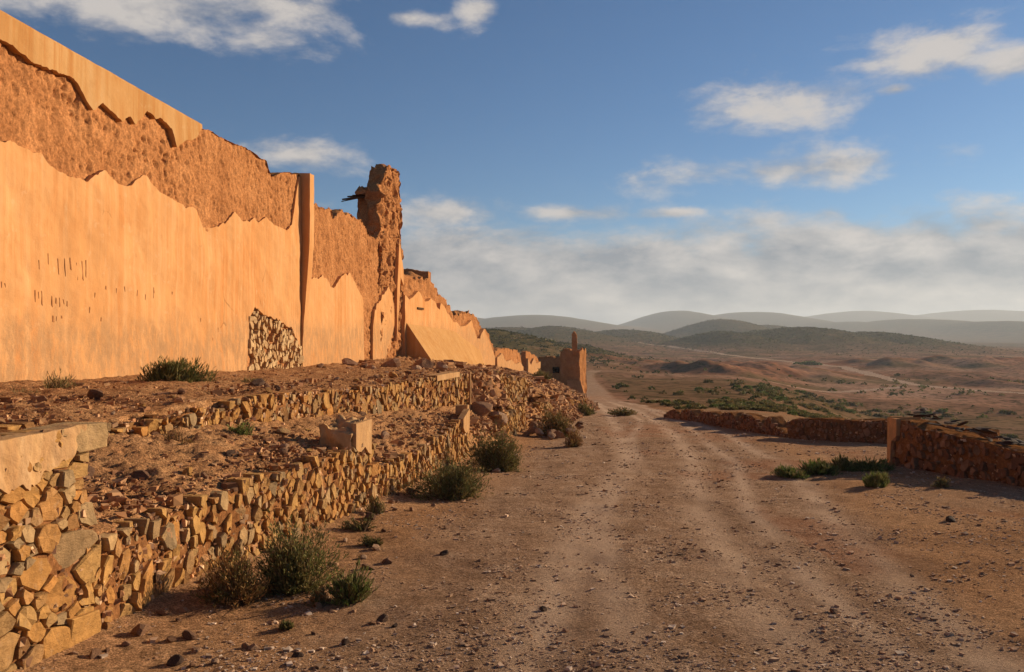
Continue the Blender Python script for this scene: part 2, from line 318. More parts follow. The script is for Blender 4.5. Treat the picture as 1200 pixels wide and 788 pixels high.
hill(1000, 6000, 369, 70, 700, 30); hill(1140, 6100, 371, 80, 700, 30); hill(1290, 5800, 370, 100, 800, 30); hill(1400, 4500, 372, 110, 700, 29)
hill(330, 4400, 372, 120, 800, 29); hill(120, 4200, 371, 120, 800, 29); hill(-150, 4000, 370, 150, 800, 29)
mounds = [(xpx(835, 265), 265, 4.6, 9, 14), (xpx(868, 272), 272, 3.0, 11, 12), (xpx(800, 275), 278, 3.0, 10, 12), (xpx(905, 315), 315, 4.2, 14, 16), (xpx(950, 320), 325, 4.6, 13, 16),
          (xpx(990, 330), 335, 3.0, 13, 16), (xpx(760, 330), 335, 3.2, 14, 14), (xpx(720, 360), 365, 3.0, 16, 14), (xpx(1030, 420), 425, 5.2, 13, 18), (xpx(1060, 428), 430, 4.0, 12, 18), (xpx(1105, 440), 445, 5.0, 16, 18),
          (xpx(1150, 430), 435, 5.0, 15, 18), (xpx(1195, 440), 445, 5.0, 16, 18), (xpx(1000, 470), 480, 3.0, 18, 18), (xpx(1250, 430), 440, 5, 18, 18), (xpx(880, 390), 400, 2.6, 20, 14)]

def smooth_line(pts, it=3):
    p = np.array(pts, float)
    for _ in range(it): p = np.concatenate([p[:1], np.stack([p[:-1] * 0.75 + p[1:] * 0.25, p[:-1] * 0.25 + p[1:] * 0.75], 1).reshape(-1, 2), p[-1:]])
    return p
def vpt(px, D): return (xpx(px, D), D)
TRACKS = [(smooth_line([vpt(745, 1040), vpt(765, 960), vpt(800, 860), vpt(860, 690), vpt(925, 535), vpt(985, 442), vpt(1010, 370), vpt(1040, 310), vpt(1090, 262), vpt(1200, 232), vpt(1400, 215)], 2), 3.0),
          (smooth_line([vpt(745, 262), vpt(790, 246), vpt(850, 232), vpt(920, 228), vpt(1000, 240), vpt(1060, 262)], 2), 1.7)]
def track_gap(x, y):
    best = np.full(np.shape(x), 1e9)
    for q, _ in TRACKS:
        for a, b in zip(q[:-1], q[1:]):
            ab = b - a; tt = np.clip(((x - a[0]) * ab[0] + (y - a[1]) * ab[1]) / (ab @ ab), 0, 1); best = np.minimum(best, np.hypot(x - a[0] - tt * ab[0], y - a[1] - tt * ab[1]))
    return best
def lateral_edge(y): return 9.6 + np.clip(y - 34, 0, 400) * 0.27
def base_drop(x, y):
    c = corr(y); v = np.maximum(valley(y), c)
    w = sstep(x - lateral_edge(y), 0.0, 34.0)
    return c * (1 - w) + v * w
def zfun(x, y, detail=True):
    x = np.asarray(x, float); y = np.asarray(y, float); r = np.hypot(x, y)
    z = EYE - base_drop(x, y)
    far = sstep(r, 80, 220)
    z = z + _apply(lambda a, b: far_relief(a, b), x, y, r > 75)
    if detail: z = z + _apply(lambda a, b: near_relief(a, b), x, y, r < 145)
    return z
def _apply(f, x, y, m):
    m = np.broadcast_to(m, np.broadcast(x, y).shape); out = np.zeros(m.shape)
    if m.any(): X_, Y_ = np.broadcast_arrays(x, y); out[m] = f(X_[m], Y_[m])
    return out
def far_relief(x, y):
        r = np.hypot(x, y); far = sstep(r, 80, 220); hm_ = np.zeros_like(x)
        for hx, hy, hh, sx, sy in hills:
            g = hh * np.exp(-0.5 * (((x - hx) / sx) ** 2 + ((y - hy) / sy) ** 2)); hm_ = np.maximum(hm_, g) + 0.15 * np.minimum(hm_, g)
        z = hm_ + sstep(r, 4500, 7500) * (38 + 30 * fbm(x / 1500, y / 1500, 0, 3, 3))
        mm = np.zeros_like(x)
        for hx, hy, hh, sx, sy in mounds: mm = np.maximum(mm, hh * np.exp(-0.5 * (((x - hx) / sx) ** 2 + ((y - hy) / sy) ** 2)))
        gap_ = _apply(lambda a, b: 1 - sstep(track_gap(a, b), 5, 26), x, y, (r > 190) & (r < 1100)); mm = mm * (1 - 0.9 * gap_); far = far * (1 - 0.8 * gap_)
        z = z + mm * (1.0 - 0.6 * np.abs(fbm(x / 9, y / 14, 0, 21, 3))); bad = np.abs(fbm(x / 38, y / 50, 0, 19, 4))
        z = z + far * (fbm(x / 60, y / 60, 0, 5, 4) * 1.5 + fbm(x / 14, y / 14, 0, 8, 3) * 0.4 + 3.6 * (0.42 - bad) * sstep(r, 230, 330) * (1 - sstep(r, 600, 900))) * (1 - sstep(r, 3000, 6000)) + sstep(r, 500, 900) * fbm(x / 220, y / 220, 0, 15, 4) * 5.0
        return z
def near_relief(x, y):
        r = np.hypot(x, y); z = 0.0
        nr = 1 - sstep(r, 60, 140); u = x - road_c(y); rm = 1 - sstep(np.abs(u), road_w(y) * 0.7, road_w(y) * 1.3)
        z = z + nr * (fbm(x / 3.2, y / 3.2, 0, 31, 4) * 0.055 + fbm(x / 0.5, y / 0.5, 0, 41, 3) * 0.02 + nr * fbm(x / 0.12, y / 0.12, 0, 43, 2) * 0.007 * (1 - 0.3 * rm))
        rut = np.exp(-0.5 * ((np.abs(u - 0.25 * fbm(y / 9, 0.3, 0, 2, 2)) - 0.85) / 0.24) ** 2)
        z = z - nr * rm * rut * 0.022 * np.clip(0.6 + fbm(x / 2.5, y / 4, 0, 88, 3), 0, 1.5) + nr * rm * 0.012 * np.exp(-0.5 * (u / 0.4) ** 2)
        z = z + nr * 0.14 * np.exp(-np.clip(x - LC(y), 0, 50) / 0.45) * (y > 0)               # washed earth banked against the wall foot
        return z

def build_terrain():
    th = np.concatenate([np.radians(np.linspace(-180, -50, 40, endpoint=False)), np.radians(np.linspace(-50, 48, 570, endpoint=False)), np.radians(np.linspace(48, 180, 40))])
    rr = np.concatenate([[0.02, 0.6], np.exp(np.linspace(math.log(1.2), math.log(60), 270)), np.exp(np.linspace(math.log(60.6), math.log(1100), 340)), np.exp(np.linspace(math.log(1112), math.log(9500), 80))])
    R, T = np.meshgrid(rr, th, indexing='ij'); X = R * np.sin(T); Y = R * np.cos(T); Z = zfun(X, Y)
    # under the terraces the sheet stays below them
    under_t = (X < LC(Y) - 0.05) & (Y > -12) & (Y < 88) & (X > -60); Z = np.where(under_t, np.minimum(Z, EYE - corr(Y) - 0.25), Z)
    far_in = (X < LA(Y) - 0.5) & (Y < 88) & (Y > -40) & (X > -60); Z = np.where(far_in, EYE - dA(Y) - 0.15, Z)
    u = X - road_c(Y); wob = 0.5 * fbm(X / 1.7, Y / 3.0, 0, 77, 3)
    road = (1 - sstep(np.abs(u) + wob, road_w(Y) * 0.75, road_w(Y) * 1.25)) * (Y < 230) * (Y > -30)
    rut = np.exp(-0.5 * ((np.abs(u - 0.25 * fbm(Y / 9, 0.3, 0, 2, 2)) - 0.85) / 0.28) ** 2)
    dustn = np.clip(0.5 + 1.1 * fbm(X / 0.5, Y / 1.6, 0, 12, 4, 0.65), 0, 1)
    lines = sum(np.exp(-0.5 * ((u - o_ - a_ * fbm(Y / l_, 0.3 + o_, 0, 2, 2)) / w_) ** 2) for o_, a_, l_, w_ in ((-0.95, 0.25, 14, 0.17), (0.60, 0.25, 14, 0.17), (-0.35, 0.9, 20, 0.10), (1.25, 0.9, 20, 0.10), (2.1, 0.9, 18, 0.13)))
    pale = np.clip(lines, 0, 1) * np.clip(0.25 + road, 0, 1) * (R < 70) * 0.85 * np.clip(dustn + 0.25, 0, 1) + 0.22 * sstep(R, 30, 50) * road + 0.22 * sstep(fbm(X / 40, Y / 25, 0, 55, 4), 0.1, 0.5) * sstep(R, 150, 300) * (1 - sstep(R, 700, 1200))
    red = 0.35 * sstep(fbm(X / 2.6, Y / 2.0, 0, 61, 4), 0.15, 0.5) * (R < 60) * (X > 3)
    for hx, hy, hh, sx, sy in mounds: red = np.maximum(red, 0.75 * np.exp(-0.5 * (((X - hx) / sx) ** 2 + ((Y - hy) / sy) ** 2)) * np.clip(0.6 + 0.9 * fbm(X / 14, Y / 14, 0, 66, 3), 0, 1))
    veg = np.zeros_like(X)
    for hx, hy, hh, sx, sy in hills: veg = np.maximum(veg, np.clip(1.7 * np.exp(-0.5 * (((X - hx) / (sx * 1.1)) ** 2 + ((Y - hy) / (sy * 1.1)) ** 2)), 0, 1))
    slope_scrub = np.maximum(sstep(X - lateral_edge(Y), -1.5, 8), sstep(Y, 34, 60) * sstep(np.abs(u), road_w(Y) + 0.5, road_w(Y) + 3) * 0.8) * (1 - sstep(R, 170, 240)) * 0.55
    veg = np.maximum(veg, slope_scrub); veg = np.maximum(veg, sstep(R, 1000, 1600) * 0.75)
    veg = np.maximum(veg, 0.7 * sstep(fbm(X / 45, Y / 45, 0, 91, 3), 0.15, 0.45) * sstep(R, 130, 180)) * (1 - np.clip(red * 1.2, 0, 1)) * (R > 25)
    flat = sstep(R, 28, 75) * (1 - 0.6 * road); side = sstep(X - road_c(Y), 1.0, 5.5) * (1 - sstep(R, 30, 60)) * np.clip(0.55 + 0.7 * fbm(X / 2.2, Y / 2.2, 0, 34, 4), 0, 0.9); road_m = np.maximum(road, side); A = {'flat': flat.ravel(), 'road': road_m.ravel(), 'pale': pale.ravel(), 'red': red.ravel(), 'veg': veg.ravel()}
    V = np.stack([X, Y, Z], -1).reshape(-1, 3); F = gridfaces(*X.shape, flip=True)
    fr = road.ravel()[F].mean(1) > 0.12; C4 = V[F].mean(1); sels = [('gravel_road', fr, None)]; used = fr.copy()
    for tr, hw in TRACKS:
        q = np.array(tr); dist = np.full(len(C4), 1e9); cand = (C4[:, 1] > 180) & (C4[:, 1] < 1100); c2 = C4[cand][:, :2]; best = np.full(len(c2), 1e9)
        for a, b in zip(q[:-1], q[1:]):
            ab = b - a; tt = np.clip(((c2 - a) @ ab) / (ab @ ab), 0, 1); best = np.minimum(best, np.linalg.norm(c2 - a - tt[:, None] * ab, axis=1))
        dist[cand] = best; sel = (dist < hw * (1 + 0.3 * fbm(C4[:, 0] / 12, C4[:, 1] / 12, 0, 4, 2))) & ~used; used |= sel; sels.append(('dirt_track', sel, M_TRACK))
    sels.append(('ground', ~used, None))
    for name, sel, mt in sels:
        f = F[sel]; idx = np.unique(f); re = np.full(len(V), -1); re[idx] = np.arange(len(idx))
        o = obj(name, mesh(name, V[idx], re[f], mt or M_GROUND, True, {k: v[idx] for k, v in A.items()})); tag(o, kind='structure')
build_terrain()

# ------------------------------------------------------------------ paths and wall builders
class Path:
    def __init__(s, pts):
        s.p = np.array(pts, float); s.s = np.r_[0, np.cumsum(np.hypot(*np.diff(s.p, axis=0).T))]; s.L = s.s[-1]
    def P(s, u): return np.stack([np.interp(u, s.s, s.p[:, 0]), np.interp(u, s.s, s.p[:, 1])], -1)
    def P_ext(s, u):
        u = np.asarray(u, float); p = s.P(u); t0 = (s.p[1] - s.p[0]) / s.s[1]; t1 = (s.p[-1] - s.p[-2]) / (s.s[-1] - s.s[-2])
        return p + np.minimum(u, 0)[..., None] * t0 + np.maximum(u - s.L, 0)[..., None] * t1
    def T(s, u):
        d = s.P_ext(np.asarray(u) + 0.15) - s.P_ext(np.asarray(u) - 0.15); return d / np.linalg.norm(d, axis=-1)[..., None]
    def N(s, u): t = s.T(u); return np.stack([t[..., 1], -t[..., 0]], -1)
    def at(s, u, v, w):     # v is height (z), w depth behind the face
        xy = s.P_ext(u) - s.N(u) * np.asarray(w)[..., None]; return np.concatenate([xy, np.broadcast_to(v, xy.shape[:-1])[..., None]], -1)

def vdisp(P, amp, freq, seed):
    x, y, z = P[..., 0] * freq, P[..., 1] * freq, P[..., 2] * freq
    return np.stack([fbm(x, y, z, seed + 100 * k, 4, 0.55) for k in range(3)], -1) * amp
def lattice(path, u0, u1, zb, zt, thick, du, amp=0.04, freq=3.0, seed=1, jag=0.0, jf=2.0, face=None, batter=0.0):
    """A solid wall body: front, top, two ends and back, worn by position noise. zb(u), zt(u) give its foot and its crest."""
    acc = Acc(); nu = max(3, int((u1 - u0) / du) + 1); us = np.linspace(u0, u1, nu); hm = max(zt(us).max() - zb(us).min(), 0.2)
    nv = max(3, int(hm / du) + 1); nw = max(3, int(thick / du) + 1); vf = np.linspace(0, 1, nv); ws = np.linspace(0, thick, nw)
    def crest(u, w): 
        p = path.at(u, 0, w); return np.maximum(zt(u) + jag * fbm(p[..., 0] * jf, p[..., 1] * jf, 0, seed + 5, 4, 0.6), zb(u) + 0.05)
    def pos(u, f, w):
        z0 = zb(u); z1 = crest(u, w); z = z0 + (z1 - z0) * f
        p = path.at(u, z, w + batter * (z - z0) * (1 - 2 * w / max(thick, 1e-3)))
        q = p + vdisp(p, amp, freq, seed)
        if face is not None: q[..., :2] -= path.N(u) * (face(u, z) * (w < 1e-6))[..., None]
        return q
    U, Fv = np.meshgrid(us, vf, indexing='ij'); acc.grid(pos(U, Fv, np.zeros_like(U)), True)
    U, W = np.meshgrid(us, ws, indexing='ij'); acc.grid(pos(U, np.ones_like(U), W), True)
    for ue, fl in ((u0, False), (u1, True)):
        Fv, W = np.meshgrid(vf, ws, indexing='ij'); acc.grid(pos(np.full_like(W, ue), Fv, W), not fl)
    U, Fv = np.meshgrid(np.linspace(u0, u1, max(3, nu // 5)), np.linspace(0, 1, max(3, nv // 5)), indexing='ij'); acc.grid(pos(U, Fv, np.full_like(U, thick)), False)
    return acc
def prof(rows, jitter=0.0, seed=0, freq=3.0):
    a = np.array(sorted(rows), float)
    return lambda u: np.interp(u, a[:, 0], a[:, 1]) + (jitter * fbm(np.asarray(u) * freq, 0.37, 0, seed, 4, 0.6) if jitter else 0)
def sheet(path, u0, u1, bot, top, thick, du, seed, mat, name, proud=0.0, wob=0.012, bulge=None):
    """A skin of plaster standing proud of the wall, with broken edges of real thickness."""
    acc = Acc(); nu = max(3, int((u1 - u0) / du) + 1); us = np.linspace(u0, u1, nu); b = bot(us); tp = np.maximum(top(us), b + 0.01)
    nv = max(4, int((tp - b).max() / (du * 1.6)) + 1); f = np.linspace(0, 1, nv); U, Fv = np.meshgrid(us, f, indexing='ij')
    Z = b[:, None] + (tp - b)[:, None] * Fv; w = -proud - wob * fbm(U * 1.3, Z * 1.3, 0, seed, 4)
    if bulge is not None: w = w - bulge(U, Z)
    G = path.at(U, Z, w); B = path.at(U, Z, w + thick); acc.grid(G, True)
    acc.grid(np.stack([G[:, -1], B[:, -1]], 1), True); acc.grid(np.stack([G[:, 0], B[:, 0]], 1)); acc.grid(np.stack([G[0], B[0]], 1), True); acc.grid(np.stack([G[-1], B[-1]], 1))
    return acc.mesh(name, mat, True)

# ---- Voronoi rubble masonry, one object per stone
def clip_poly(poly, mx, my, nx, ny):
    out = []; k = len(poly)
    for i in range(k):
        a, b = poly[i], poly[(i + 1) % k]; da = (a[0] - mx) * nx + (a[1] - my) * ny; db = (b[0] - mx) * nx + (b[1] - my) * ny
        if da <= 0: out.append(a)
        if (da < 0 < db) or (db < 0 < da): q = da / (da - db); out.append((a[0] + (b[0] - a[0]) * q, a[1] + (b[1] - a[1]) * q))
    return out
def masonry(root, path, u0, u1, zb, zt, size, aspect, mat, seed, proud=(0.02, 0.06), depth=0.12, limit=300, name='stone', tilt=0.22, gap=0.90, keep=1.0, ragged=0.0, course=0.0, w0=0.0):
    """size(u,v) gives stone height; aspect = width / height. Cells of jittered points, each shrunk and split-faced."""
    r = random.Random(seed); pts = []; tries = 0; area = 0
    tu_ = np.linspace(u0, u1, 160); tb_, tt_ = zb(tu_), zt(tu_); hm = lambda u: (float(np.interp(u, tu_, tb_)), float(np.interp(u, tu_, tt_)))
    cell = {}
    while tries < 9000:
        tries += 1; u = r.uniform(u0, u1); b, tp = hm(u)
        if tp - b < 0.05: continue
        v = r.uniform(b - 0.04, tp + 0.02); sz = size(u, v) * r.choice((0.4, 0.55, 0.72, 0.85, 1.0, 1.15, 1.4)) * r.uniform(0.9, 1.1)
        if course: v = round(v / course) * course + r.uniform(-0.25, 0.25) * course
        ok = True
        for (pu, pv, ps) in pts:
            if abs(pu - u) < 0.6 and ((pu - u) / aspect) ** 2 + (pv - v) ** 2 < (0.43 * (sz + ps)) ** 2: ok = False; break
        if ok: pts.append((u, v, sz))
    meshes = 0
    for i, (u, v, sz) in enumerate(pts):
        if meshes >= limit: break
        if r.random() > keep: continue
        e = sz * 0.85; poly = [(u - e * aspect, v - e), (u + e * aspect, v - e), (u + e * aspect, v + e), (u - e * aspect, v + e)]
        for j, (qu, qv, qs) in enumerate(pts):
            if j == i or abs(qu - u) > 1.2 or abs(qv - v) > 1.2: continue
            # weighted bisector in stretched space
            du, dv = (qu - u) / aspect ** 2, (qv - v); f = sz / (sz + qs)
            poly = clip_poly(poly, u + (qu - u) * f, v + (qv - v) * f, du, dv)
            if len(poly) < 3: break
        if len(poly) < 3: continue
        b, tp = hm(u); tp += r.uniform(-ragged, ragged * 0.6)
        poly = clip_poly(poly, 0, tp, 0, 1); poly = clip_poly(poly, 0, b - 0.06, 0, -1) if len(poly) > 2 else poly
        if len(poly) < 3: continue
        # drop slivers, wear the corners
        c = np.array(poly); c = c[np.linalg.norm(c - np.roll(c, 1, 0), axis=1) > 0.012]
        if len(c) < 3: continue
        ctr = c.mean(0); 
        if np.ptp(c[:, 0]) < 0.03 or np.ptp(c[:, 1]) < 0.03: continue
        cc = []
        for a_, b_ in zip(c, np.roll(c, -1, 0)):
            cc.append(a_ + (ctr - a_) * r.uniform(0.0, 0.12))
            if np.linalg.norm(b_ - a_) > 0.55 * sz: m_ = (a_ + b_) / 2; cc.append(m_ + (ctr - m_) * r.uniform(-0.05, 0.10))
        c = np.array(cc)
        c = ctr + (c - ctr) * (gap * np.array([r.uniform(0.93, 1.02) for _ in c]))[:, None]
        k = len(c); p = r.uniform(*proud); tu, tv = r.gauss(0, tilt), r.gauss(0, tilt)
        rel = c - ctr; ins = ctr + rel * np.array([r.uniform(0.88, 0.96) for _ in c])[:, None]
        fr = np.array([p + tu * a[0] + tv * a[1] + r.gauss(0, 0.004) for a in ins - ctr]); mid = np.array([p - 0.011 + tu * a[0] + tv * a[1] + r.gauss(0, 0.003) for a in rel])
        fr = np.clip(fr, -0.02, 0.16); mid = np.minimum(np.clip(mid, -0.04, 0.14), fr.mean() + 0.03)
        cuv = np.r_[c, c, ins, [ctr + [r.gauss(0, 0.1) * sz * 0.4, r.gauss(0, 0.1) * sz * 0.4]]]; w = np.r_[np.full(k, depth), -mid, -fr, [-fr.mean() - r.uniform(-0.003, 0.003)]]
        P = path.at(cuv[:, 0], cuv[:, 1], w + w0); o3 = path.at(np.array([ctr[0]]), ctr[1], np.array([w0]))[0]
        F4 = []; F3 = []
        for a in range(k):
            d = (a + 1) % k; F4 += [(a, d, k + d, k + a), (k + a, k + d, 2 * k + d, 2 * k + a)]; F3.append((2 * k + a, 2 * k + d, 3 * k))
        me = mesh(name, P - o3, [np.array(F4)[:, ::-1], np.array(F3)[:, ::-1]], mat)
        o = obj(name, me); o.location = o3; under(o, root); meshes += 1
    return meshes

# ------------------------------------------------------------------ rocks
def rock_mesh(name, seed, mat, sub=2, flat=0.65, sharp=4):
    import bmesh
    bm = bmesh.new(); bmesh.ops.create_icosphere(bm, subdivisions=sub, radius=1.0); r = random.Random(seed)
    V = np.array([v.co[:] for v in bm.verts])
    for _ in range(sharp + 3):                       # split faces: cut with random planes
        n = np.array([r.gauss(0, 1), r.gauss(0, 1), r.gauss(0, 1)]); n /= np.linalg.norm(n); d = r.uniform(0.45, 0.8); q = V @ n - d; V = V - np.outer(np.maximum(q, 0), n)
    V += vdisp(V + seed * 3.1, 0.10, 1.7, seed); V *= np.array([1.0, r.uniform(0.6, 0.95), flat * r.uniform(0.8, 1.2)])
    F = np.array([[v.index for v in f.verts] for f in bm.faces]); bm.free()
    V[:, 2] -= V[:, 2].min() * 0.72
    return mesh(name, V, F, mat)
ROCKS = [rock_mesh('rock', 11 + k, M_ROCK, 2, 0.62) for k in range(9)]
ROCKS_D = [rock_mesh('rock', 51 + k, M_ROCK_D, 2, 0.7) for k in range(3)]
ROCKS_O = [rock_mesh('rock', 81 + k, M_STONE, 2, 0.6) for k in range(5)]
def place_rock(me, p, s, label, group=None, name='rock', rz=None, tip=0.25):
    o = obj(name, me); o.location = p; o.scale = (s, s, s); o.rotation_euler = (random.gauss(0, tip), random.gauss(0, tip), random.uniform(0, 6.28) if rz is None else rz)
    return tag(o, label, 'rock', group)
def small_stones(P, S, seed, name, cols, flat=0.6):
    """very many little stones in one mesh: worn octahedra"""
    r = np.random.default_rng(seed); n = len(P)
    O = np.array([[x, y, z] for x in (-1, 1) for y in (-1, 1) for z in (-1, 1)], float) * 0.72
    F = np.array([[0, 1, 3], [0, 3, 2], [4, 6, 7], [4, 7, 5], [0, 4, 5], [0, 5, 1], [2, 3, 7], [2, 7, 6], [0, 2, 6], [0, 6, 4], [1, 5, 7], [1, 7, 3]])
    a = r.uniform(0, 6.28, n); ca, sa = np.cos(a), np.sin(a); V = O[None] * r.uniform(0.55, 1.2, (n, 8, 1)) * r.uniform(0.6, 1.25, (n, 1, 3)) + r.normal(0, 0.17, (n, 8, 3)); V[:, :, 2] *= flat; V *= S[:, None, None]
    X = V[..., 0] * ca[:, None] - V[..., 1] * sa[:, None]; Y = V[..., 0] * sa[:, None] + V[..., 1] * ca[:, None]
    W = np.stack([X, Y, V[..., 2]], -1) + P[:, None, :]; FF = (F[None] + (np.arange(n) * 8)[:, None, None]).reshape(-1, 3)
    c = cols[r.integers(0, len(cols), n)] * r.uniform(0.7, 1.25, (n, 1)); return mesh(name, W.reshape(-1, 3), FF, M_GRAVEL, False, {'col': np.repeat(c, 8, 0)})
RUBBLE_COLS = np.array([(0.40, 0.205, 0.095), (0.34, 0.165, 0.075), (0.46, 0.25, 0.12), (0.30, 0.14, 0.065), (0.43, 0.24, 0.125), (0.22, 0.105, 0.055)])
GRAVEL_COLS = 1.15 * np.array([(0.33, 0.19, 0.11), (0.38, 0.23, 0.14), (0.28, 0.165, 0.095), (0.42, 0.28, 0.185), (0.31, 0.20, 0.13), (0.22, 0.135, 0.085), (0.46, 0.34, 0.25)])
STONE_COLS = np.array([(0.30, 0.16, 0.09), (0.36, 0.21, 0.125), (0.22, 0.12, 0.07), (0.40, 0.27, 0.18), (0.27, 0.18, 0.12), (0.15, 0.09, 0.06), (0.48, 0.35, 0.25)]) * 1.08

# ------------------------------------------------------------------ terraces
def terrace(name, l0, l1, d0, d1, df, x_out, nf, ns, seed, amp):
    D = np.exp(np.linspace(math.log(2.2), math.log(86), 720)); f = np.linspace(0, 1, nf); DD, FF = np.meshgrid(D, f, indexing='ij')
    X = l0(DD) + (l1(DD) - l0(DD)) * FF; dr = d0(DD) + (d1(DD) - d0(DD)) * FF ** 1.15
    far = sstep(DD, 19, 32); a = amp * (1 + 2.2 * far)
    edge = np.minimum(FF, 1 - FF) * 6; n = fbm(X * 1.6, DD * 1.6, 0, seed, 4) * a * 1.1 + np.abs(fbm(X * 7, DD * 7, 0, seed + 3, 4, 0.65)) * a * 0.9 + fbm(X * 19, DD * 19, 0, seed + 9, 3, 0.7) * a * 0.55
    Z = EYE - dr + n * np.clip(0.35 + edge, 0, 1)
    g1 = np.stack([X, DD, Z], -1); acc = Acc(); acc.grid(g1)
    fs = np.linspace(0, 1, ns); D2, F2 = np.meshgrid(D, fs, indexing='ij'); X2 = l1(D2) + F2 * x_out(D2); Z2 = Z[:, -1][:, None] * (1 - F2) + (EYE - df(D2)) * F2
    j = fbm(X2 * 6, D2 * 6, Z2 * 6, seed + 20, 4, 0.75) * (0.13 + 0.32 * sstep(D2, 19.5, 21) * (1 - 0.6 * sstep(D2, 22, 23))) * (F2 > 0.01); acc.grid(np.stack([X2 + j, D2, Z2], -1))
    return tag(obj(name, acc.mesh(name, M_RUBBLE, True)), kind='structure')
xo_b = tab([(0, 0.05), (20, 0.06), (21, 0.5), (22, 0.5), (22.6, 0.06), (26.3, 0.08), (27.5, 0.8), (40, 0.8), (90, 0.8)])
xo_c = tab([(0, 0.02), (16.4, 0.05), (18, 0.7), (20, 0.6), (21, 0.1), (26, 0.1), (28, 0.9), (90, 1.0)])
terrace('upper_terrace', lambda d: LA(d) - 0.25, LB, lambda d: dA(d) - 0.08, dB, dBf, xo_b, 84, 18, 3, 0.06)
terrace('lower_terrace', LB, LC, lambda d: dBf(d) - 0.10, lambda d: dC(d) + 0.03, lambda d: corr(d) + 0.2, xo_c, 70, 18, 5, 0.075)
def terr_pt(which, D, f):
    l0, l1, d0, d1 = (LA, LB, dA, dB) if which == 'u' else (LB, LC, dBf, dC)
    x = l0(D) + (l1(D) - l0(D)) * f; return np.stack([x, D, EYE - (d0(D) + (d1(D) - d0(D)) * f ** 1.15) + 0.03], -1)

def upt(px, D, f=None):  # stand something on the upper terrace at this column and depth
    x = xpx(px, D); q = (x - float(LA(D))) / (float(LB(D)) - float(LA(D))); return terr_pt('u', D, np.clip(q, 0, 1)) - [0, 0, 0.03]
def lpt(px, D):
    x = xpx(px, D); q = (x - float(LB(D))) / (float(LC(D)) - float(LB(D))); return terr_pt('l', D, np.clip(q, 0, 1)) - [0, 0, 0.04]

# ------------------------------------------------------------------ the tall earthen wall
K, X0 = 0.113, -7.99
CT = math.sqrt(1 + K * K)
WALL = Path([(X0 + K * 3.0, 3.0), (X0 + K * 62.0, 62.0)])
def wuv(px, py):
    r = (px - CX) / FPX; D = -X0 / (K - r); return ((D - 3.0) * CT, EYE - (py - HY) / FPX * D)
def wu(px): return wuv(px, 0)[0]
def pl(pts): return [wuv(*p) for p in pts]
U2D = lambda u: 3.0 + np.asarray(u) / CT
wbase = lambda u: EYE - dA(U2D(u)) - 0.45
wfoot = lambda u: EYE - dA(U2D(u)) - 0.10
def pits(seed, amp=0.05, lo=0.12):
    return lambda u, z: amp * 0.9 * sstep(fbm(u * 13, z * 8.5, 0, seed, 2), lo + 0.16, 0.6) * np.clip(0.75 + 1.2 * fbm(u * 1.1, z * 1.1, 0, seed + 2, 2), 0.1, 1.6) + amp * 0.7 * np.abs(fbm(u * 1.4, z * 1.4, 0, seed + 4, 3)) + amp * 0.5 * fbm(u * 17, z * 12, 0, seed + 7, 2) + amp * 0.9 * np.abs(fbm(u * 2.6, z * 0.5, 0, seed + 9, 3)) + 0.012 * np.exp(-((np.mod(z + 0.03 * fbm(u * 1.2, 0.4, 0, seed, 2), 0.52) - 0.26) / 0.02) ** 2) + 0.04

# section with the smooth coping band
top1 = [(0, 15), (60, 48.5), (120, 82), (180, 116), (235, 147), (260, 160), (290, 175), (314, 188), (316, 198), (321, 207), (331, 203), (342, 202), (352, 206)]
low1 = [(0, 168), (6, 170), (12, 162), (25, 170), (38, 177), (48, 178), (55, 190), (70, 203), (85, 207), (100, 213), (110, 207), (122, 198), (130, 205), (138, 217), (155, 217), (163, 210), (172, 205), (180, 215),
        (187, 224), (205, 236), (217, 242), (226, 242), (232, 250), (240, 267), (257, 266), (268, 258), (275, 249), (283, 258), (292, 260), (298, 255), (303, 261), (312, 255), (320, 262), (335, 270), (343, 262), (347, 235), (351, 207)]
band1 = [(0, 47), (12, 52), (28, 64), (35, 72), (60, 82), (85, 92), (90, 97), (100, 118), (108, 130), (118, 121), (128, 130), (142, 143), (152, 136), (158, 147), (164, 138), (172, 132), (190, 142), (200, 150), (206, 173), (215, 166), (228, 163), (236, 151)]
t1 = pl(top1); t1 = [(-3, t1[0][1] + 0.02)] + t1; l1 = pl(low1); l1 = [(-3, l1[0][1] + 0.1), (wu(-400), l1[0][1] - 0.35), (wu(-250), l1[0][1] + 0.2), (wu(-120), l1[0][1] - 0.25), (wu(-50), l1[0][1] + 0.22)] + l1
b1 = pl(band1); b1 = [(-3, b1[0][1]), (wu(-300), b1[0][1] - 0.3), (wu(-150), b1[0][1] + 0.1), (wu(-60), b1[0][1] - 0.15)] + b1
uE1 = wu(353)
r1 = empty('earthen_wall', (*WALL.P(np.array(8.0)), EYE - 0.8), 'tall orange earthen wall with smooth coping band and big lower plaster sheet', 'wall')
obj('earth_core', lattice(WALL, -1.5, uE1, wbase, prof(t1, 0.015, 4), 0.85, 0.034, 0.02, 2.0, 11, 0.05, 3.0, pits(31)).mesh('earth_core', M_ADOBE, True), r1)
patch1 = [(286, 452), (290, 440), (292, 400), (294, 371), (299, 362), (306, 366), (318, 371), (330, 379), (342, 386), (348, 396), (352, 410), (354, 452)]
pt = pl(patch1); pbot = prof(pt, 0.11, 8, 5)
def bot1(u):
    f = wfoot(u) - 0.15; a, b = pt[1][0], pt[-1][0]
    return np.where((u > a) & (u < b), np.maximum(pbot(u), f), f)
obj('lower_plaster', sheet(WALL, -1.5, uE1 - 0.02, bot1, prof(l1, 0.06, 21, 6.0), 0.13, 0.03, 5, M_PLASTER, 'lower_plaster', 0.0, 0.045), r1)
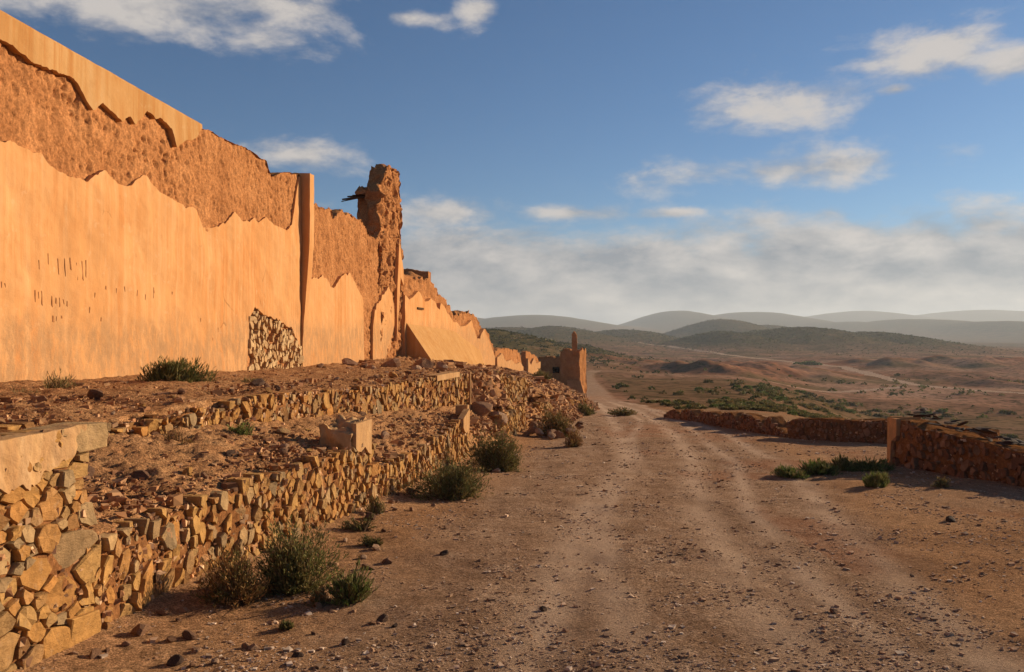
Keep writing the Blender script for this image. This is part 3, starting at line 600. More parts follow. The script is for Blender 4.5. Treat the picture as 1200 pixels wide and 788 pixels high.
obj('coping_plaster', sheet(WALL, -1.5, wu(236), prof(b1, 0.055, 25, 7.0), prof([(a, b - 0.0) for a, b in t1[:6]], 0.0), 0.13, 0.03, 7, M_BAND, 'coping_plaster', 0.025, 0.02), r1)
obj('coping_ledge', lattice(WALL, -1.5, wu(237), lambda u: prof(t1[:6])(u) - 0.05, lambda u: prof(t1[:6])(u) + 0.035, 0.9, 0.06, 0.008, 4, 14, 0.006).mesh('coping_ledge', M_BAND, True), r1)
masonry(r1, WALL, wu(293), wu(352), lambda u: wfoot(u) - 0.0, lambda u: np.minimum(pbot(u) - 0.02, 3.0), lambda u, v: 0.18, 0.75, M_STONE_P, 61, (0.0, 0.03), 0.14, 170, 'stone', 0.12, 0.98, w0=-0.01, ragged=0.06)
# scratches cut through the plaster
acc = Acc(); rs = random.Random(3)
sc = [(45, 305, 14), (57, 297, 26), (69, 303, 26), (76, 303, 26), (82, 302, 28), (89, 308, 22), (96, 306, 24), (101, 305, 22), (41, 340, 20), (45, 342, 12), (49, 341, 18), (61, 347, 14), (66, 349, 12), (70, 349, 12), (74, 351, 10), (78, 353, 8), (62, 370, 8), (66, 371, 7), (72, 370, 6), (2, 330, 8), (6, 332, 6), (105, 360, 10), (112, 343, 8), (125, 335, 9), (137, 338, 8), (146, 336, 12), (160, 340, 10), (170, 345, 10), (180, 340, 7), (236, 373, 5), (257, 384, 10), (250, 396, 4), (203, 342, 5), (180, 337, 14), (120, 372, 6)]
for px, py, h in sc:
    w = rs.uniform(0.5, 1.1); h *= rs.uniform(0.5, 1.0); pts = [(px - w / 2, py), (px + w / 2, py + rs.uniform(0, 1)), (px + w * 0.4 + rs.uniform(-1, 1), py + h), (px - w * 0.3 + rs.uniform(-1, 1), py + h * 0.9)]
    q = np.array([wuv(*p) for p in pts]); wq = -0.045 * fbm(q[:, 0] * 1.3, q[:, 1] * 1.3, 0, 5, 4); F = WALL.at(q[:, 0], q[:, 1], wq - 0.005); B = WALL.at(q[:, 0], q[:, 1], wq + 0.02)
    acc.add(np.r_[F, B], [(3, 2, 1, 0), (0, 1, 5, 4), (1, 2, 6, 5), (2, 3, 7, 6), (3, 0, 4, 7)])
obj('scratch_marks', acc.mesh('scratch_marks', M_SCRATCH), r1)['kind'] = 'stuff'

# leaning pilaster where two lengths of wall meet
rp = empty('plaster_pilaster', (*WALL.P(np.array(uE1 + 0.3)), EYE - 1.1), 'narrow plastered pilaster at the joint beside the bare stone patch', 'pilaster')
uP0, uP1 = wu(353.5), wu(358.5); zP = wuv(357, 205)[1]
PIL = Path([tuple(WALL.P(np.array(uP0))), tuple(WALL.P(np.array(uP1)))])
def pil_face(u, z): return -0.30 * sstep(z, 1.2, 4.2)
obj('pilaster_shaft', lattice(PIL, 0, PIL.L, lambda u: u * 0 + EYE - 1.6, lambda u: u * 0 + zP, 0.8, 0.05, 0.012, 3, 31, 0.03, 4, lambda u, z: -0.03 - 0.20 * sstep(z, 1.0, 4.6)).mesh('pilaster_shaft', M_PLASTER, True), rp)

# second section, mostly bare, two plaster remnants
top2 = [(362, 237), (372, 242), (383, 246), (390, 250), (394, 254), (399, 247), (404, 245), (408, 250), (413, 253), (422, 257), (430, 266), (436, 276), (448, 284)]
r2 = empty('earthen_wall', (*WALL.P(np.array(wu(400))), EYE - 1.2), 'bare eroded earthen wall between the pilaster and the tall jagged tower stump', 'wall')
obj('earth_core', lattice(WALL, wu(358), wu(449), wbase, prof(pl(top2), 0.05, 14, 3), 0.8, 0.05, 0.045, 1.6, 41, 0.18, 2.6, pits(33, 0.065)).mesh('earth_core', M_ADOBE, True), r2)
pl2 = [(362, 328), (368, 325), (373, 327), (378, 323), (381, 326), (385, 331), (388, 337), (391, 338), (396, 330), (400, 324), (403, 321), (407, 323), (410, 320), (415, 330), (420, 341), (424, 346), (427, 360)]
obj('plaster_remnant', sheet(WALL, wu(358), wu(426), lambda u: wfoot(u) + 0.05 + 0.12 * fbm(u * 2.5, 0.1, 0, 6, 3), prof(pl(pl2), 0.09, 9, 6), 0.12, 0.035, 15, M_PLASTER, 'plaster_remnant', 0.01, 0.03), r2)
pl3 = [(436, 380), (438, 366), (442, 357), (445, 352), (449, 343), (454, 339), (458, 341), (460, 355), (462, 370)]
obj('plaster_remnant', sheet(WALL, wu(436), wu(462), prof(pl([(436, 424), (440, 422), (450, 421), (454, 416), (457, 412), (458, 398), (462, 382)]), 0.12, 3, 6), prof(pl(pl3), 0.22, 10, 5), 0.12, 0.035, 16, M_PLASTER, 'plaster_remnant', 0.02, 0.04), r2)

# tower stump with its beam ends
r3 = empty('tower_stump', (*WALL.P(np.array(wu(460))), EYE - 1.2), 'tall jagged earthen tower stump with broken wooden beams jutting from it', 'tower')
top3 = [(445, 224), (448, 217), (451, 205), (453, 199), (458, 197), (464, 199), (470, 201), (472, 203)]
zt3 = prof(pl(top3), 0.04, 17, 5)
U30, U31 = wu(446), wu(471.5)
obj('stump_core', lattice(WALL, U30, U31, wbase, zt3, 0.55, 0.05, 0.22, 2.3, 51, 0.22, 3, pits(35, 0.12)).mesh('stump_core', M_ADOBE, True), r3)
TW = Path([tuple(WALL.P(np.array(U30 + 0.5)) - WALL.N(np.array(U30)) * 0.45), tuple(WALL.P(np.array(U31)) - WALL.N(np.array(U31)) * 0.45)])
zA = wuv(436, 219)[1]
obj('stump_return', lattice(TW, 0.0, TW.L, lambda u: u * 0 + EYE - 1.8, lambda u: u * 0 + zA + 0.1, 0.62, 0.05, 0.20, 2.3, 57, 0.5, 1.8).mesh('stump_return', M_ADOBE, True), r3)
for k, (rows, th) in enumerate([([(464, 300), (468, 275), (471, 283)], 0.14)]):
    obj('plaster_remnant', sheet(WALL, wu(463), wu(471.4), prof(pl([(463, 400), (466, 360), (468, 325), (471.4, 335)])), prof(pl([(463, 402), (464.5, 330), (466, 300), (467.5, 281), (469, 300), (471.4, 310)]), 0.25, 3, 4), 0.14, 0.04, 44, M_PLASTER, 'plaster_remnant', 0.05, 0.03), r3)
def tube(acc, pts, r0, r1, k=5):
    pts = np.array(pts, float); n = len(pts); d = np.gradient(pts, axis=0); d /= np.linalg.norm(d, axis=1)[:, None] + 1e-9
    a = np.cross(d, [0.31, 0.17, 0.93]); a /= np.linalg.norm(a, axis=1)[:, None] + 1e-9; b = np.cross(d, a); an = np.linspace(0, 2 * np.pi, k + 1); rr = np.linspace(r0, r1, n)
    acc.grid(pts[:, None] + rr[:, None, None] * (np.cos(an)[None, :, None] * a[:, None] + np.sin(an)[None, :, None] * b[:, None]))
def wpt(px, py, back):
    u, v = wuv(px, py); return WALL.at(np.array([u]), v, np.array([back]))[0]
NW = -WALL.N(np.array(1.0)); pb = wpt(449, 231, 0.25)
for k, (ln, dz, dy, rr) in enumerate([(1.25, -0.10, -0.1, 0.055), (1.10, 0.02, 0.12, 0.05), (1.3, -0.2, -0.02, 0.03), (0.95, 0.05, 0.3, 0.05)]):
    acc = Acc(); q0 = pb + np.array([0, dy, 0.02 * k]); q1 = q0 + np.array([NW[0] * ln, NW[1] * ln - 0.1, dz]); tube(acc, [q0, (q0 + q1) / 2 + [0, 0, 0.03], q1], rr, rr * 0.55, 6); obj('beam', acc.mesh('beam', M_WOOD), r3)
acc = lattice(Path([tuple(pb[:2] + [-0.75, -0.25]), tuple(pb[:2] + [0.15, -0.25])]), 0, 0.9, lambda u: u * 0 + pb[2] + 0.06, lambda u: u * 0 + pb[2] + 0.20, 0.7, 0.05, 0.06, 3, 3, 0.05, 4)
obj('roof_mud', acc.mesh('roof_mud', M_ADOBE, True), r3)

# cross wall behind, end of it shows over the next length
pc = WALL.P(np.array(wu(507))); CW = Path([tuple(pc + np.array([-4.5, 0.4])), tuple(pc + np.array([-0.2, 0.0]))])
zc = wuv(507, 316)[1]
r4 = empty('earthen_cross_wall', (*(pc + [-2, 0.2]), EYE - 1.3), 'shaded cross wall top rising behind the wall with the sloping apron', 'wall')
obj('earth_core', lattice(CW, 0, CW.L, lambda u: u * 0 + EYE - 1.8, prof([(0, zc + 0.05), (2, zc), (3.6, zc + 0.02), (4.3, zc - 0.1)], 0.05, 3), 0.6, 0.09, 0.07, 2, 71, 0.12, 2.5).mesh('earth_core', M_ADOBE, True), r4)

# third section with sloping apron
top5 = [(471, 326), (478, 327), (486, 327), (494, 325), (501, 326), (508, 328), (511, 334), (513, 340), (518, 346), (522, 350), (527, 356), (530, 362), (533, 371), (536, 369), (540, 367), (548, 366), (556, 368), (560, 371), (563, 377), (566, 387), (570, 389), (574, 391), (577, 402), (580, 414)]
plt5 = [(471, 346), (476, 352), (480, 349), (484, 345), (487, 341), (491, 347), (495, 354), (499, 353), (502, 350), (506, 354), (509, 360), (512, 363), (513, 355), (516, 358), (519, 362), (524, 370), (528, 377), (533, 379), (537, 383), (543, 382), (547, 379), (550, 375), (554, 388), (557, 397), (560, 397), (562, 392), (565, 385), (569, 395), (574, 407), (578, 419)]
r5 = empty('earthen_wall', (*WALL.P(np.array(wu(525))), EYE - 1.7), 'ruined plastered wall stepping down in height beyond the tower stump, apron at foot', 'wall')
obj('earth_core', lattice(WALL, wu(471), wu(580), wbase, prof(pl(top5), 0.05, 24, 1.5), 0.8, 0.085, 0.12, 1.6, 81, 0.35, 1.5, pits(37, 0.09)).mesh('earth_core', M_ADOBE, True), r5)
obj('plaster_remnant', sheet(WALL, wu(471), wu(578), lambda u: wfoot(u) - 0.2, prof(pl(plt5), 0.06, 19, 1.5), 0.22, 0.07, 25, M_PLASTER, 'plaster_remnant', 0.13, 0.04), r5)
ua, ub = wu(472.5), wu(560); us = np.linspace(ua, ub, 60); zt_ = np.interp(us, [wuv(472.5, 379)[0], wuv(529, 386)[0], wuv(560, 410)[0]], [wuv(472.5, 379)[1], wuv(529, 388)[1], wuv(560, 411)[1]])
fz = wfoot(us) - 0.25; outw = np.interp(us, [ua, wu(530), ub], [1.25, 1.25, 0.45]) 
fs = np.linspace(0, 1, 14); G = WALL.at(np.repeat(us[:, None], 14, 1), zt_[:, None] + (fz - zt_)[:, None] * fs[None], -0.15 - outw[:, None] * fs[None] + 0.02 * fbm(us[:, None] * 1.5, fs[None] * 3, 0, 4, 3))
BK = WALL.at(np.repeat(us[:, None], 14, 1), zt_[:, None] + (fz - zt_)[:, None] * fs[None], np.full((60, 14), 0.1)); acc = Acc(); acc.grid(G); acc.grid(np.stack([G[0], BK[0]], 1)); acc.grid(np.stack([G[-1], BK[-1]], 1), True); acc.grid(np.stack([G[:, 0], BK[:, 0]], 1), True)
obj('sloping_apron', acc.mesh('sloping_apron', M_BAND, False), r5)
acc = Acc(); q = [wuv(485, 361), (wuv(492, 363)[0], wuv(492, 363)[1])]
acc = lattice(WALL, q[0][0], q[1][0], lambda u: u * 0 + q[0][1] - 0.06, lambda u: u * 0 + q[0][1] + 0.03, 0.3, 0.1, 0.01, 3, 9); me = acc.mesh('wall_beam', M_WOOD)
ob = obj('wall_beam', me); ob.location = (WALL.N(np.array(1.0))[0] * 0.19, WALL.N(np.array(1.0))[1] * 0.19, 0); under(ob, r5)

def free_wall(name, label, p0, p1, rows, zb, thick, du, seed, plaster=None, mat=M_ADOBE, jag=0.2, amp=0.08, cat='wall'):
    P = Path([p0, p1]); c = P.P(np.array(P.L / 2)); r = empty(name, (*c, zb + 0.3), label, cat)
    rows = [(a * P.L, z) for a, z in rows]
    obj('earth_core', lattice(P, 0, P.L, lambda u: u * 0 + zb, prof(rows, 0.05, seed), thick, du, amp, 1.6, seed, jag, 1.5, pits(seed, 0.06)).mesh('earth_core', mat, True), r)
    if plaster:
        obj('plaster_remnant', sheet(P, 0.02, P.L - 0.02, lambda u: u * 0 + zb, prof([(a * P.L, z) for a, z in plaster], 0.06, seed + 1, 1.5), 0.2, du, seed, M_PLASTER, 'plaster_remnant', 0.12, 0.03), r)
    return r, P
def zat(py, D): return EYE - (py - HY) / FPX * D
free_wall('earthen_wall', 'low jagged wall fragment beyond the apron wall, plaster left on its lower half', (xpx(581, 60), 60), (xpx(612, 71), 71),
          [(0, zat(413, 60)), (0.1, zat(410, 61)), (0.3, zat(408, 63)), (0.5, zat(410, 66)), (0.8, zat(411, 69)), (0.95, zat(416, 71)), (1, zat(424, 71))], EYE - 5.0, 0.6, 0.12, 91,
          [(0, zat(420, 60)), (0.15, zat(414, 61)), (0.3, zat(424, 63)), (0.5, zat(421, 66)), (0.65, zat(427, 67)), (0.85, zat(425, 69)), (1, zat(430, 71))])
free_wall('earthen_pier', 'lone upright plastered pier standing between the wall fragment and shaded fort tower', (xpx(617.5, 73), 73), (xpx(632, 78), 78),
          [(0, zat(412, 73)), (0.3, zat(412, 74)), (0.5, zat(416, 75)), (0.8, zat(417, 77)), (1, zat(424, 78))], EYE - 6.4, 0.55, 0.12, 95,
          [(0, zat(420, 73)), (0.2, zat(428, 74)), (0.45, zat(420, 75)), (0.7, zat(426, 77)), (1, zat(424, 78))], cat='pier')
rt, _ = free_wall('fort_tower', 'distant square earthen fort tower with thin spike on its corner, shaded face', (xpx(656, 84), 84), (xpx(679, 83), 83),
          [(0, zat(412, 84)), (0.3, zat(410, 84)), (0.7, zat(411, 84)), (1, zat(411, 83))], EYE - 8.5, 2.0, 0.12, 97, None, M_ADOBE, 0.45, 0.16, 'tower')
SP = Path([(xpx(670.3, 83), 82.95), (xpx(676.2, 83), 82.9)])
obj('corner_spike', lattice(SP, 0, SP.L, lambda u: u * 0 + zat(416, 83), prof([(0, zat(392, 83)), (0.2, zat(388, 83)), (0.6, zat(394, 83))]), 0.45, 0.08, 0.09, 2, 5, 0.1).mesh('corner_spike', M_ADOBE, True), rt)
# flared foot of the tower
acc = Acc(); b0 = [at(664, 446, 82.9), at(680, 446, 82.9)]; b1_ = [at(668, 474, 80.6), at(688, 474, 80.6)]; b2 = [at(690, 474, 84.5), at(680, 446, 84.5)]
Q = np.array([b0[0], b0[1], b1_[1], b1_[0], b2[1], b2[0]]); acc.add(Q, [(0, 1, 2, 3), (1, 4, 5, 2)]); obj('flared_foot', acc.mesh('flared_foot', M_ADOBE), rt)
rq, Pq = free_wall('earthen_cross_wall', 'distant shaded wall with doorway shade painted dark, joining the fort tower', (xpx(630, 87), 87), (xpx(658, 85), 85),
          [(0, zat(420, 87)), (0.4, zat(419, 86)), (0.8, zat(420, 85)), (1, zat(421, 85))], EYE - 8, 0.7, 0.12, 98, None, M_ADOBE, 0.4, 0.12)
dk = mat_flat('painted_hole_shade', (0.02, 0.012, 0.008))  # near-black colour paints the shade inside the doorway; the block is solid
acc = lattice(Pq, Pq.L * 0.68, Pq.L * 0.9, lambda u: u * 0 + zat(437, 86), lambda u: u * 0 + zat(430, 86), 0.3, 0.1, 0.22, 2, 7); me = acc.mesh('doorway_shade_block', dk); od = obj('doorway_shade_block', me); od.location = (-0.02, -0.03, 0); under(od, rq)

# ------------------------------------------------------------------ terrace retaining walls, stone by stone
def dpath(L, d0, d1, off=0.0, n=24):
    d = np.linspace(d0, d1, n); return Path(list(zip(L(d) + off, d)))
def chips(root, path, zb, zt, seed, dens=130):
    g = np.random.default_rng(seed); u = g.uniform(0, path.L, int(path.L * dens)); v = zb(u) + (zt(u) - zb(u)) * g.uniform(0, 1.02, len(u)); P = path.at(u, v, g.uniform(-0.025, 0.01, len(u)))
    o = obj('chips', small_stones(P, np.clip(np.exp(g.normal(math.log(0.018), 0.4, len(u))), 0.008, 0.04), seed, 'chips', STONE_COLS * [1.25, 1.1, 0.9], 1.0), root); o['kind'] = 'stuff'
def stone_wall(name, label, path, zb, zt, size, aspect, seed, thick=0.35, mat=M_STONE, core=M_MORTAR, limit=290, cat='retaining wall', **kw):
    c = path.P(np.array(path.L / 2)); r = empty(name, (*c, float(zb(np.array(path.L / 2)))), label, cat)
    obj('mortar_core', lattice(path, 0, path.L, lambda u: zb(u) - 0.2, lambda u: zt(u) - 0.04, thick, 0.06, 0.03, 5, seed, 0.03, 4).mesh('mortar_core', core, True), r)
    n = masonry(r, path, 0.0, path.L, zb, zt, size, aspect, mat, seed, limit=limit, **kw); chips(r, path, zb, zt, seed); return r
def along(path, rows):
    """rows (D, z) -> function of u along the path"""
    d = np.linspace(0, path.L, 80); yy = path.P(d)[:, 1]; a = np.array(rows, float)
    return lambda u: np.interp(np.interp(u, d, yy), a[:, 0], a[:, 1])
gz = lambda L, off=0.12: (lambda d: EYE - corr(d))
# corner pier of big blocks (its upper part is rendered with pale plaster)
PA = dpath(LC, 3.2, 4.93, 0.06)
zbA = along(PA, [(3, EYE - 1.88), (4.93, EYE - 1.99)]); ztA = along(PA, [(3, EYE - 0.56), (4.93, EYE - 0.58)])
rA = stone_wall('stone_pier', 'squared corner pier of large ochre blocks topped with pale flaking plaster', PA, zbA, ztA, lambda u, v: 0.19 if v < EYE - 1.3 else 0.14, 1.3, 101, 0.55, proud=(0.01, 0.05), depth=0.2, tilt=0.09, gap=0.97, limit=250, cat='pier')
PAp = dpath(LC, 3.2, 4.93, 0.06)
obj('pale_render', sheet(PAp, 0, PAp.L - 0.02, prof([(0, EYE - 0.9), (0.5, EYE - 0.86), (1.0, EYE - 0.83), (1.2, EYE - 0.84), (1.38, EYE - 0.78), (1.6, EYE - 0.72), (1.75, EYE - 0.64)], 0.09, 5, 9), lambda u: u * 0 + EYE - 0.575 + 0.008 * fbm(u * 6, 0.2, 0, 3, 3), 0.12, 0.012, 13, M_CAP, 'pale_render', 0.045, 0.035, lambda U, Z: 0.02 * fbm(U * 6, Z * 6, 0, 8, 4, 0.7)), rA)
# lower wall, first bay
PB = dpath(LC, 4.93, 10.02, 0.05)
zbB = along(PB, [(4.9, EYE - 2.02), (6.4, EYE - 2.08), (8.3, EYE - 2.19), (10.1, EYE - 2.30)])
ztB = along(PB, [(4.93, EYE - 1.30), (5.6, EYE - 1.33), (6.4, EYE - 1.36), (7.4, EYE - 1.32), (8.3, EYE - 1.34), (8.9, EYE - 1.36), (10.1, EYE - 1.40)])
rB = stone_wall('retaining_wall', 'lower terrace wall of upright ochre stones between block pier and plastered stub', PB, zbB, ztB,
    lambda u, v: 0.30 - 0.05 * min(u, 2) if (v < EYE - 1.72 and u < 1.3) else 0.155 - 0.005 * u, 0.70, 103, 0.30, proud=(0.01, 0.06), tilt=0.13, ragged=0.07, gap=0.96, limit=298)
# plastered stub on its end
pS = dpath(LC, 9.35, 9.92, 0.07)
rS = empty('plastered_stub', (*pS.P(np.array(0.3)), EYE - 1.45), 'broken plastered parapet stub on top of the stone terrace wall', 'parapet stub')
obj('stub_body', lattice(pS, 0, pS.L, lambda u: u * 0 + EYE - 1.44, lambda u: u * 0 + EYE - 1.11 - 0.06 * (u < 0.25), 0.40, 0.022, 0.085, 4.5, 15, 0.09, 6).mesh('stub_body', M_CAP, True), rS)
obj('stub_drip', sheet(pS, 0.05, pS.L, prof([(0.05, EYE - 1.40), (0.2, EYE - 1.46), (0.35, EYE - 1.42), (0.5, EYE - 1.52), (0.62, EYE - 1.55)], 0.03, 4, 8), lambda u: u * 0 + EYE - 1.1, 0.05, 0.02, 4, M_CAP, 'stub_drip', 0.035), rS)
# lower wall, second bay
PC = dpath(LC, 10.05, 16.4, 0.05)
zbC = along(PC, [(10, EYE - 2.30), (16.4, EYE - 2.70)]); ztC = along(PC, [(10, EYE - 1.76), (12, EYE - 1.82), (14, EYE - 1.80), (15.3, EYE - 1.74), (16.4, EYE - 1.66)])
rC = stone_wall('retaining_wall', 'lower terrace wall of thin upright stones just behind the two green bushes', PC, zbC, ztC, lambda u, v: 0.175, 0.62, 105, 0.3, proud=(0.01, 0.06), tilt=0.14, ragged=0.07, gap=0.94)
pS2 = dpath(LC, 15.5, 16.35, 0.10)
rS2 = empty('plaster_post', (*pS2.P(np.array(0.8)), EYE - 2.0), 'pale plastered corner post ending the lower terrace wall, behind round bush', 'post')
obj('post_panel', sheet(pS2, 0.0, 0.62, prof([(0, EYE - 1.9), (0.3, EYE - 2.05), (0.62, EYE - 1.95)], 0.03, 2, 6), prof([(0, EYE - 1.72), (0.4, EYE - 1.62), (0.62, EYE - 1.58)]), 0.12, 0.03, 3, M_CAP, 'post_panel', 0.05), rS2)
obj('post_shaft', lattice(pS2, 0.66, 0.85, lambda u: u * 0 + EYE - 2.1, lambda u: u * 0 + EYE - 1.52, 0.25, 0.03, 0.015, 5, 6, 0.01).mesh('post_shaft', M_CAP, True), rS2)
# upper wall
PD = dpath(LB, 9.0, 20.0, 0.07)
zbD = along(PD, [(8, EYE - 1.12), (9, EYE - 1.17), (11.2, EYE - 1.30), (13.8, EYE - 1.5), (20, EYE - 1.95)])
ztD = along(PD, [(8, EYE - 0.90), (9, EYE - 0.90), (10, EYE - 0.84), (11.2, EYE - 0.87), (13.8, EYE - 0.96), (17, EYE - 0.99), (20, EYE - 1.02)])
rD = stone_wall('retaining_wall', 'upper terrace wall of ochre stones running below the bare eroded wall and stump', PD, zbD, ztD, lambda u, v: 0.20, 0.66, 107, 0.3, proud=(0.01, 0.06), tilt=0.14, ragged=0.05, gap=0.94, limit=298)
obj('coping_slab', lattice(dpath(LB, 17.2, 19.0, 0.13), 0, 1.7, lambda u: u * 0 + EYE - 1.09, lambda u: u * 0 + EYE - 0.965, 0.3, 0.05, 0.01, 4, 7, 0.01).mesh('coping_slab', M_CAP, True), rD)
pipe = Acc(); q = np.array([LB(np.array(19.5)) + 0.18, 19.5]); tube(pipe, [(q[0], q[1], EYE - 1.0), (q[0] + 0.01, q[1], EYE - 1.5), (q[0], q[1], EYE - 1.93)], 0.03, 0.03, 8)
obj('drain_pipe', pipe.mesh('drain_pipe', M_CAP, True), rD)
# upper wall remnants near the pier: a tumbled stretch
PE = dpath(LB, 5.2, 9.0, 0.10)
zbE = along(PE, [(6, EYE - 1.12), (9, EYE - 1.24)]); ztE = along(PE, [(6, EYE - 0.80), (7.0, EYE - 0.80), (7.6, EYE - 0.90), (8.2, EYE - 0.88), (9, EYE - 0.86)])
rE = stone_wall('retaining_wall', 'tumbled upper terrace wall stretch behind the block pier, stones missing', PE, zbE, ztE, lambda u, v: 0.15, 0.9, 109, 0.3, proud=(0.01, 0.10), tilt=0.3, ragged=0.08, gap=0.92, keep=0.93)
# far remnants
def remnant(L, d0, d1, off, za, zb_, fa, fb, seed, label, sz=0.24):
    p = dpath(L, d0, d1, off); return stone_wall('retaining_wall', label, p, along(p, [(d0, EYE - fa), (d1, EYE - fb)]), along(p, [(d0, EYE - za), ((d0 + d1) / 2, EYE - (za + zb_) / 2 - 0.06), (d1, EYE - zb_)]), lambda u, v: sz, 0.7, seed, 0.35, proud=(0.02, 0.09), tilt=0.3, ragged=0.10, gap=0.9)
remnant(LB, 22.2, 26.6, 0.10, 1.12, 1.62, 2.0, 2.25, 111, 'short stone wall remnant beyond the collapsed gap of the upper terrace')
remnant(LC, 20.3, 25.6, 0.12, 2.15, 2.35, 2.95, 3.2, 113, 'stone remnant low on the rubble bank beyond the pale corner post', 0.26)
remnant(LC, 28.0, 31.0, 0.15, 2.55, 2.75, 3.35, 3.5, 115, 'short low stone remnant on the bank behind the reddish bushes', 0.28)
remnant(LB, 33.0, 45.0, 0.6, 2.75, 3.25, 3.4, 4.0, 117, 'long low stone footing on the bank below the lone pier', 0.34)
remnant(LC, 37.0, 46.0, 0.2, 3.25, 3.9, 3.95, 4.6, 119, 'lowest stone footing beside the road before the fort tower', 0.34)

# ------------------------------------------------------------------ parapets on the valley side
def parapet(label, pts, rows_t, drop_b, size, seed, thick, aspect=0.9, limit=220, jag=0.0, ragged=0.05, name='parapet_wall', keep=1.0):
    p = Path(pts); c = p.P(np.array(p.L / 2)); gzf = lambda u: zfun(p.P_ext(u)[..., 0], p.P_ext(u)[..., 1], False) - 0.02
    a = np.array(rows_t, float); top = lambda u: gzf(u) + np.interp(u / p.L, a[:, 0], a[:, 1])
    r = empty(name, (*c, float(gzf(np.array(p.L / 2)))), label, 'parapet')
    obj('mud_core', lattice(p, 0, p.L, lambda u: gzf(u) - 0.3, lambda u: top(u) - 0.02, thick, 0.06, 0.04, 3, seed, jag, 2.5).mesh('mud_core', M_ADOBE_R, True), r)
    n = masonry(r, p, 0.02, p.L - 0.02, gzf, lambda u: top(u) - 0.03, lambda u, v: size, aspect, M_STONE_R, seed, proud=(0.0, 0.085), depth=0.1, limit=limit, tilt=0.25, gap=0.86, ragged=ragged, keep=keep); chips(r, p, gzf, top, seed, 60)
    return r, p, top
M_ADOBE_R = mat_adobe('red_mud', 0.52)
rG, pG, tG = parapet('low stone parapet with squared plaster end and loose slabs on its broken top', [(7.5, 15.6), (7.82, 14.0), (8.1, 12.5), (8.75, 9.5), (9.6, 6.0)],
    [(0, 0.94), (0.05, 0.93), (0.07, 0.84), (0.13, 0.76), (0.2, 0.70), (0.3, 0.60), (0.42, 0.55), (1, 0.5)], 0, 0.18, 121, 0.55, 0.75, limit=298, jag=0.06)
g0 = float(tG(np.array(0.02)))
e_in = Path([(8.05, 15.70), (7.46, 15.66)])
obj('plaster_end', lattice(e_in, 0, e_in.L, lambda u: u * 0 + g0 - 1.2, lambda u: u * 0 + g0 + 0.03, 0.08, 0.04, 0.01, 4, 8, 0.01).mesh('plaster_end', M_PLASTER, True), rG)
pe2 = Path([(7.47, 15.67), (7.52, 15.40)])
obj('plaster_end', sheet(pe2, 0, pe2.L, prof([(0, g0 - 1.1), (0.08, g0 - 1.1), (0.12, g0 - 0.45), (0.27, g0 - 0.30)], 0.03, 3, 8), lambda u: u * 0 + g0 + 0.02, 0.1, 0.02, 3, M_PLASTER, 'plaster_end', 0.07), rG)
sl = rock_mesh('slab', 7, M_ROCK_D, 1, 0.16, 3); rr_ = random.Random(12)
for k in range(46):
    u = rr_.uniform(0.25, 2.6) if k < 34 else rr_.uniform(2.5, 6); w = rr_.uniform(0.08, 0.55); p = pG.at(np.array([u]), float(tG(np.array(u))) + rr_.uniform(0.0, 0.05) + 0.14 * rr_.random() * (u < 2), np.array([w]))[0]
    o = obj('slab', sl); o.location = p; s = rr_.uniform(0.09, 0.22); o.scale = (s, s * rr_.uniform(0.6, 1), s * 0.9); o.rotation_euler = (rr_.gauss(0, 0.2), rr_.gauss(0, 0.2), rr_.uniform(0, 6)); under(o, rG)
rH, pH, tH = parapet('level stone parapet crossing behind the green grass tufts', [(7.95, 22.9), (9.1, 21.9), (10.6, 20.7), (12.0, 19.6)], [(0, 0.55), (0.05, 0.62), (0.5, 0.62), (1, 0.60)], 0, 0.17, 123, 0.45, 0.8, limit=220, jag=0.06)
rI, pI, tI = parapet('crumbling scalloped stone parapet along the outer edge of the road bend', [(7.0, 36.5), (7.3, 33.5), (7.6, 28.5), (7.85, 24.8), (8.0, 23.2)],
    [(0, 0.1), (0.06, 0.35), (0.12, 0.42), (0.16, 0.20), (0.22, 0.45), (0.30, 0.48), (0.36, 0.25), (0.42, 0.50), (0.5, 0.52), (0.55, 0.28), (0.60, 0.55), (0.66, 0.58), (0.71, 0.26), (0.75, 0.62), (0.83, 0.50), (0.87, 0.2), (0.91, 0.62), (0.95, 0.3), (1.0, 0.15)], 0, 0.22, 125, 0.45, limit=240, jag=0.08, ragged=0.08)

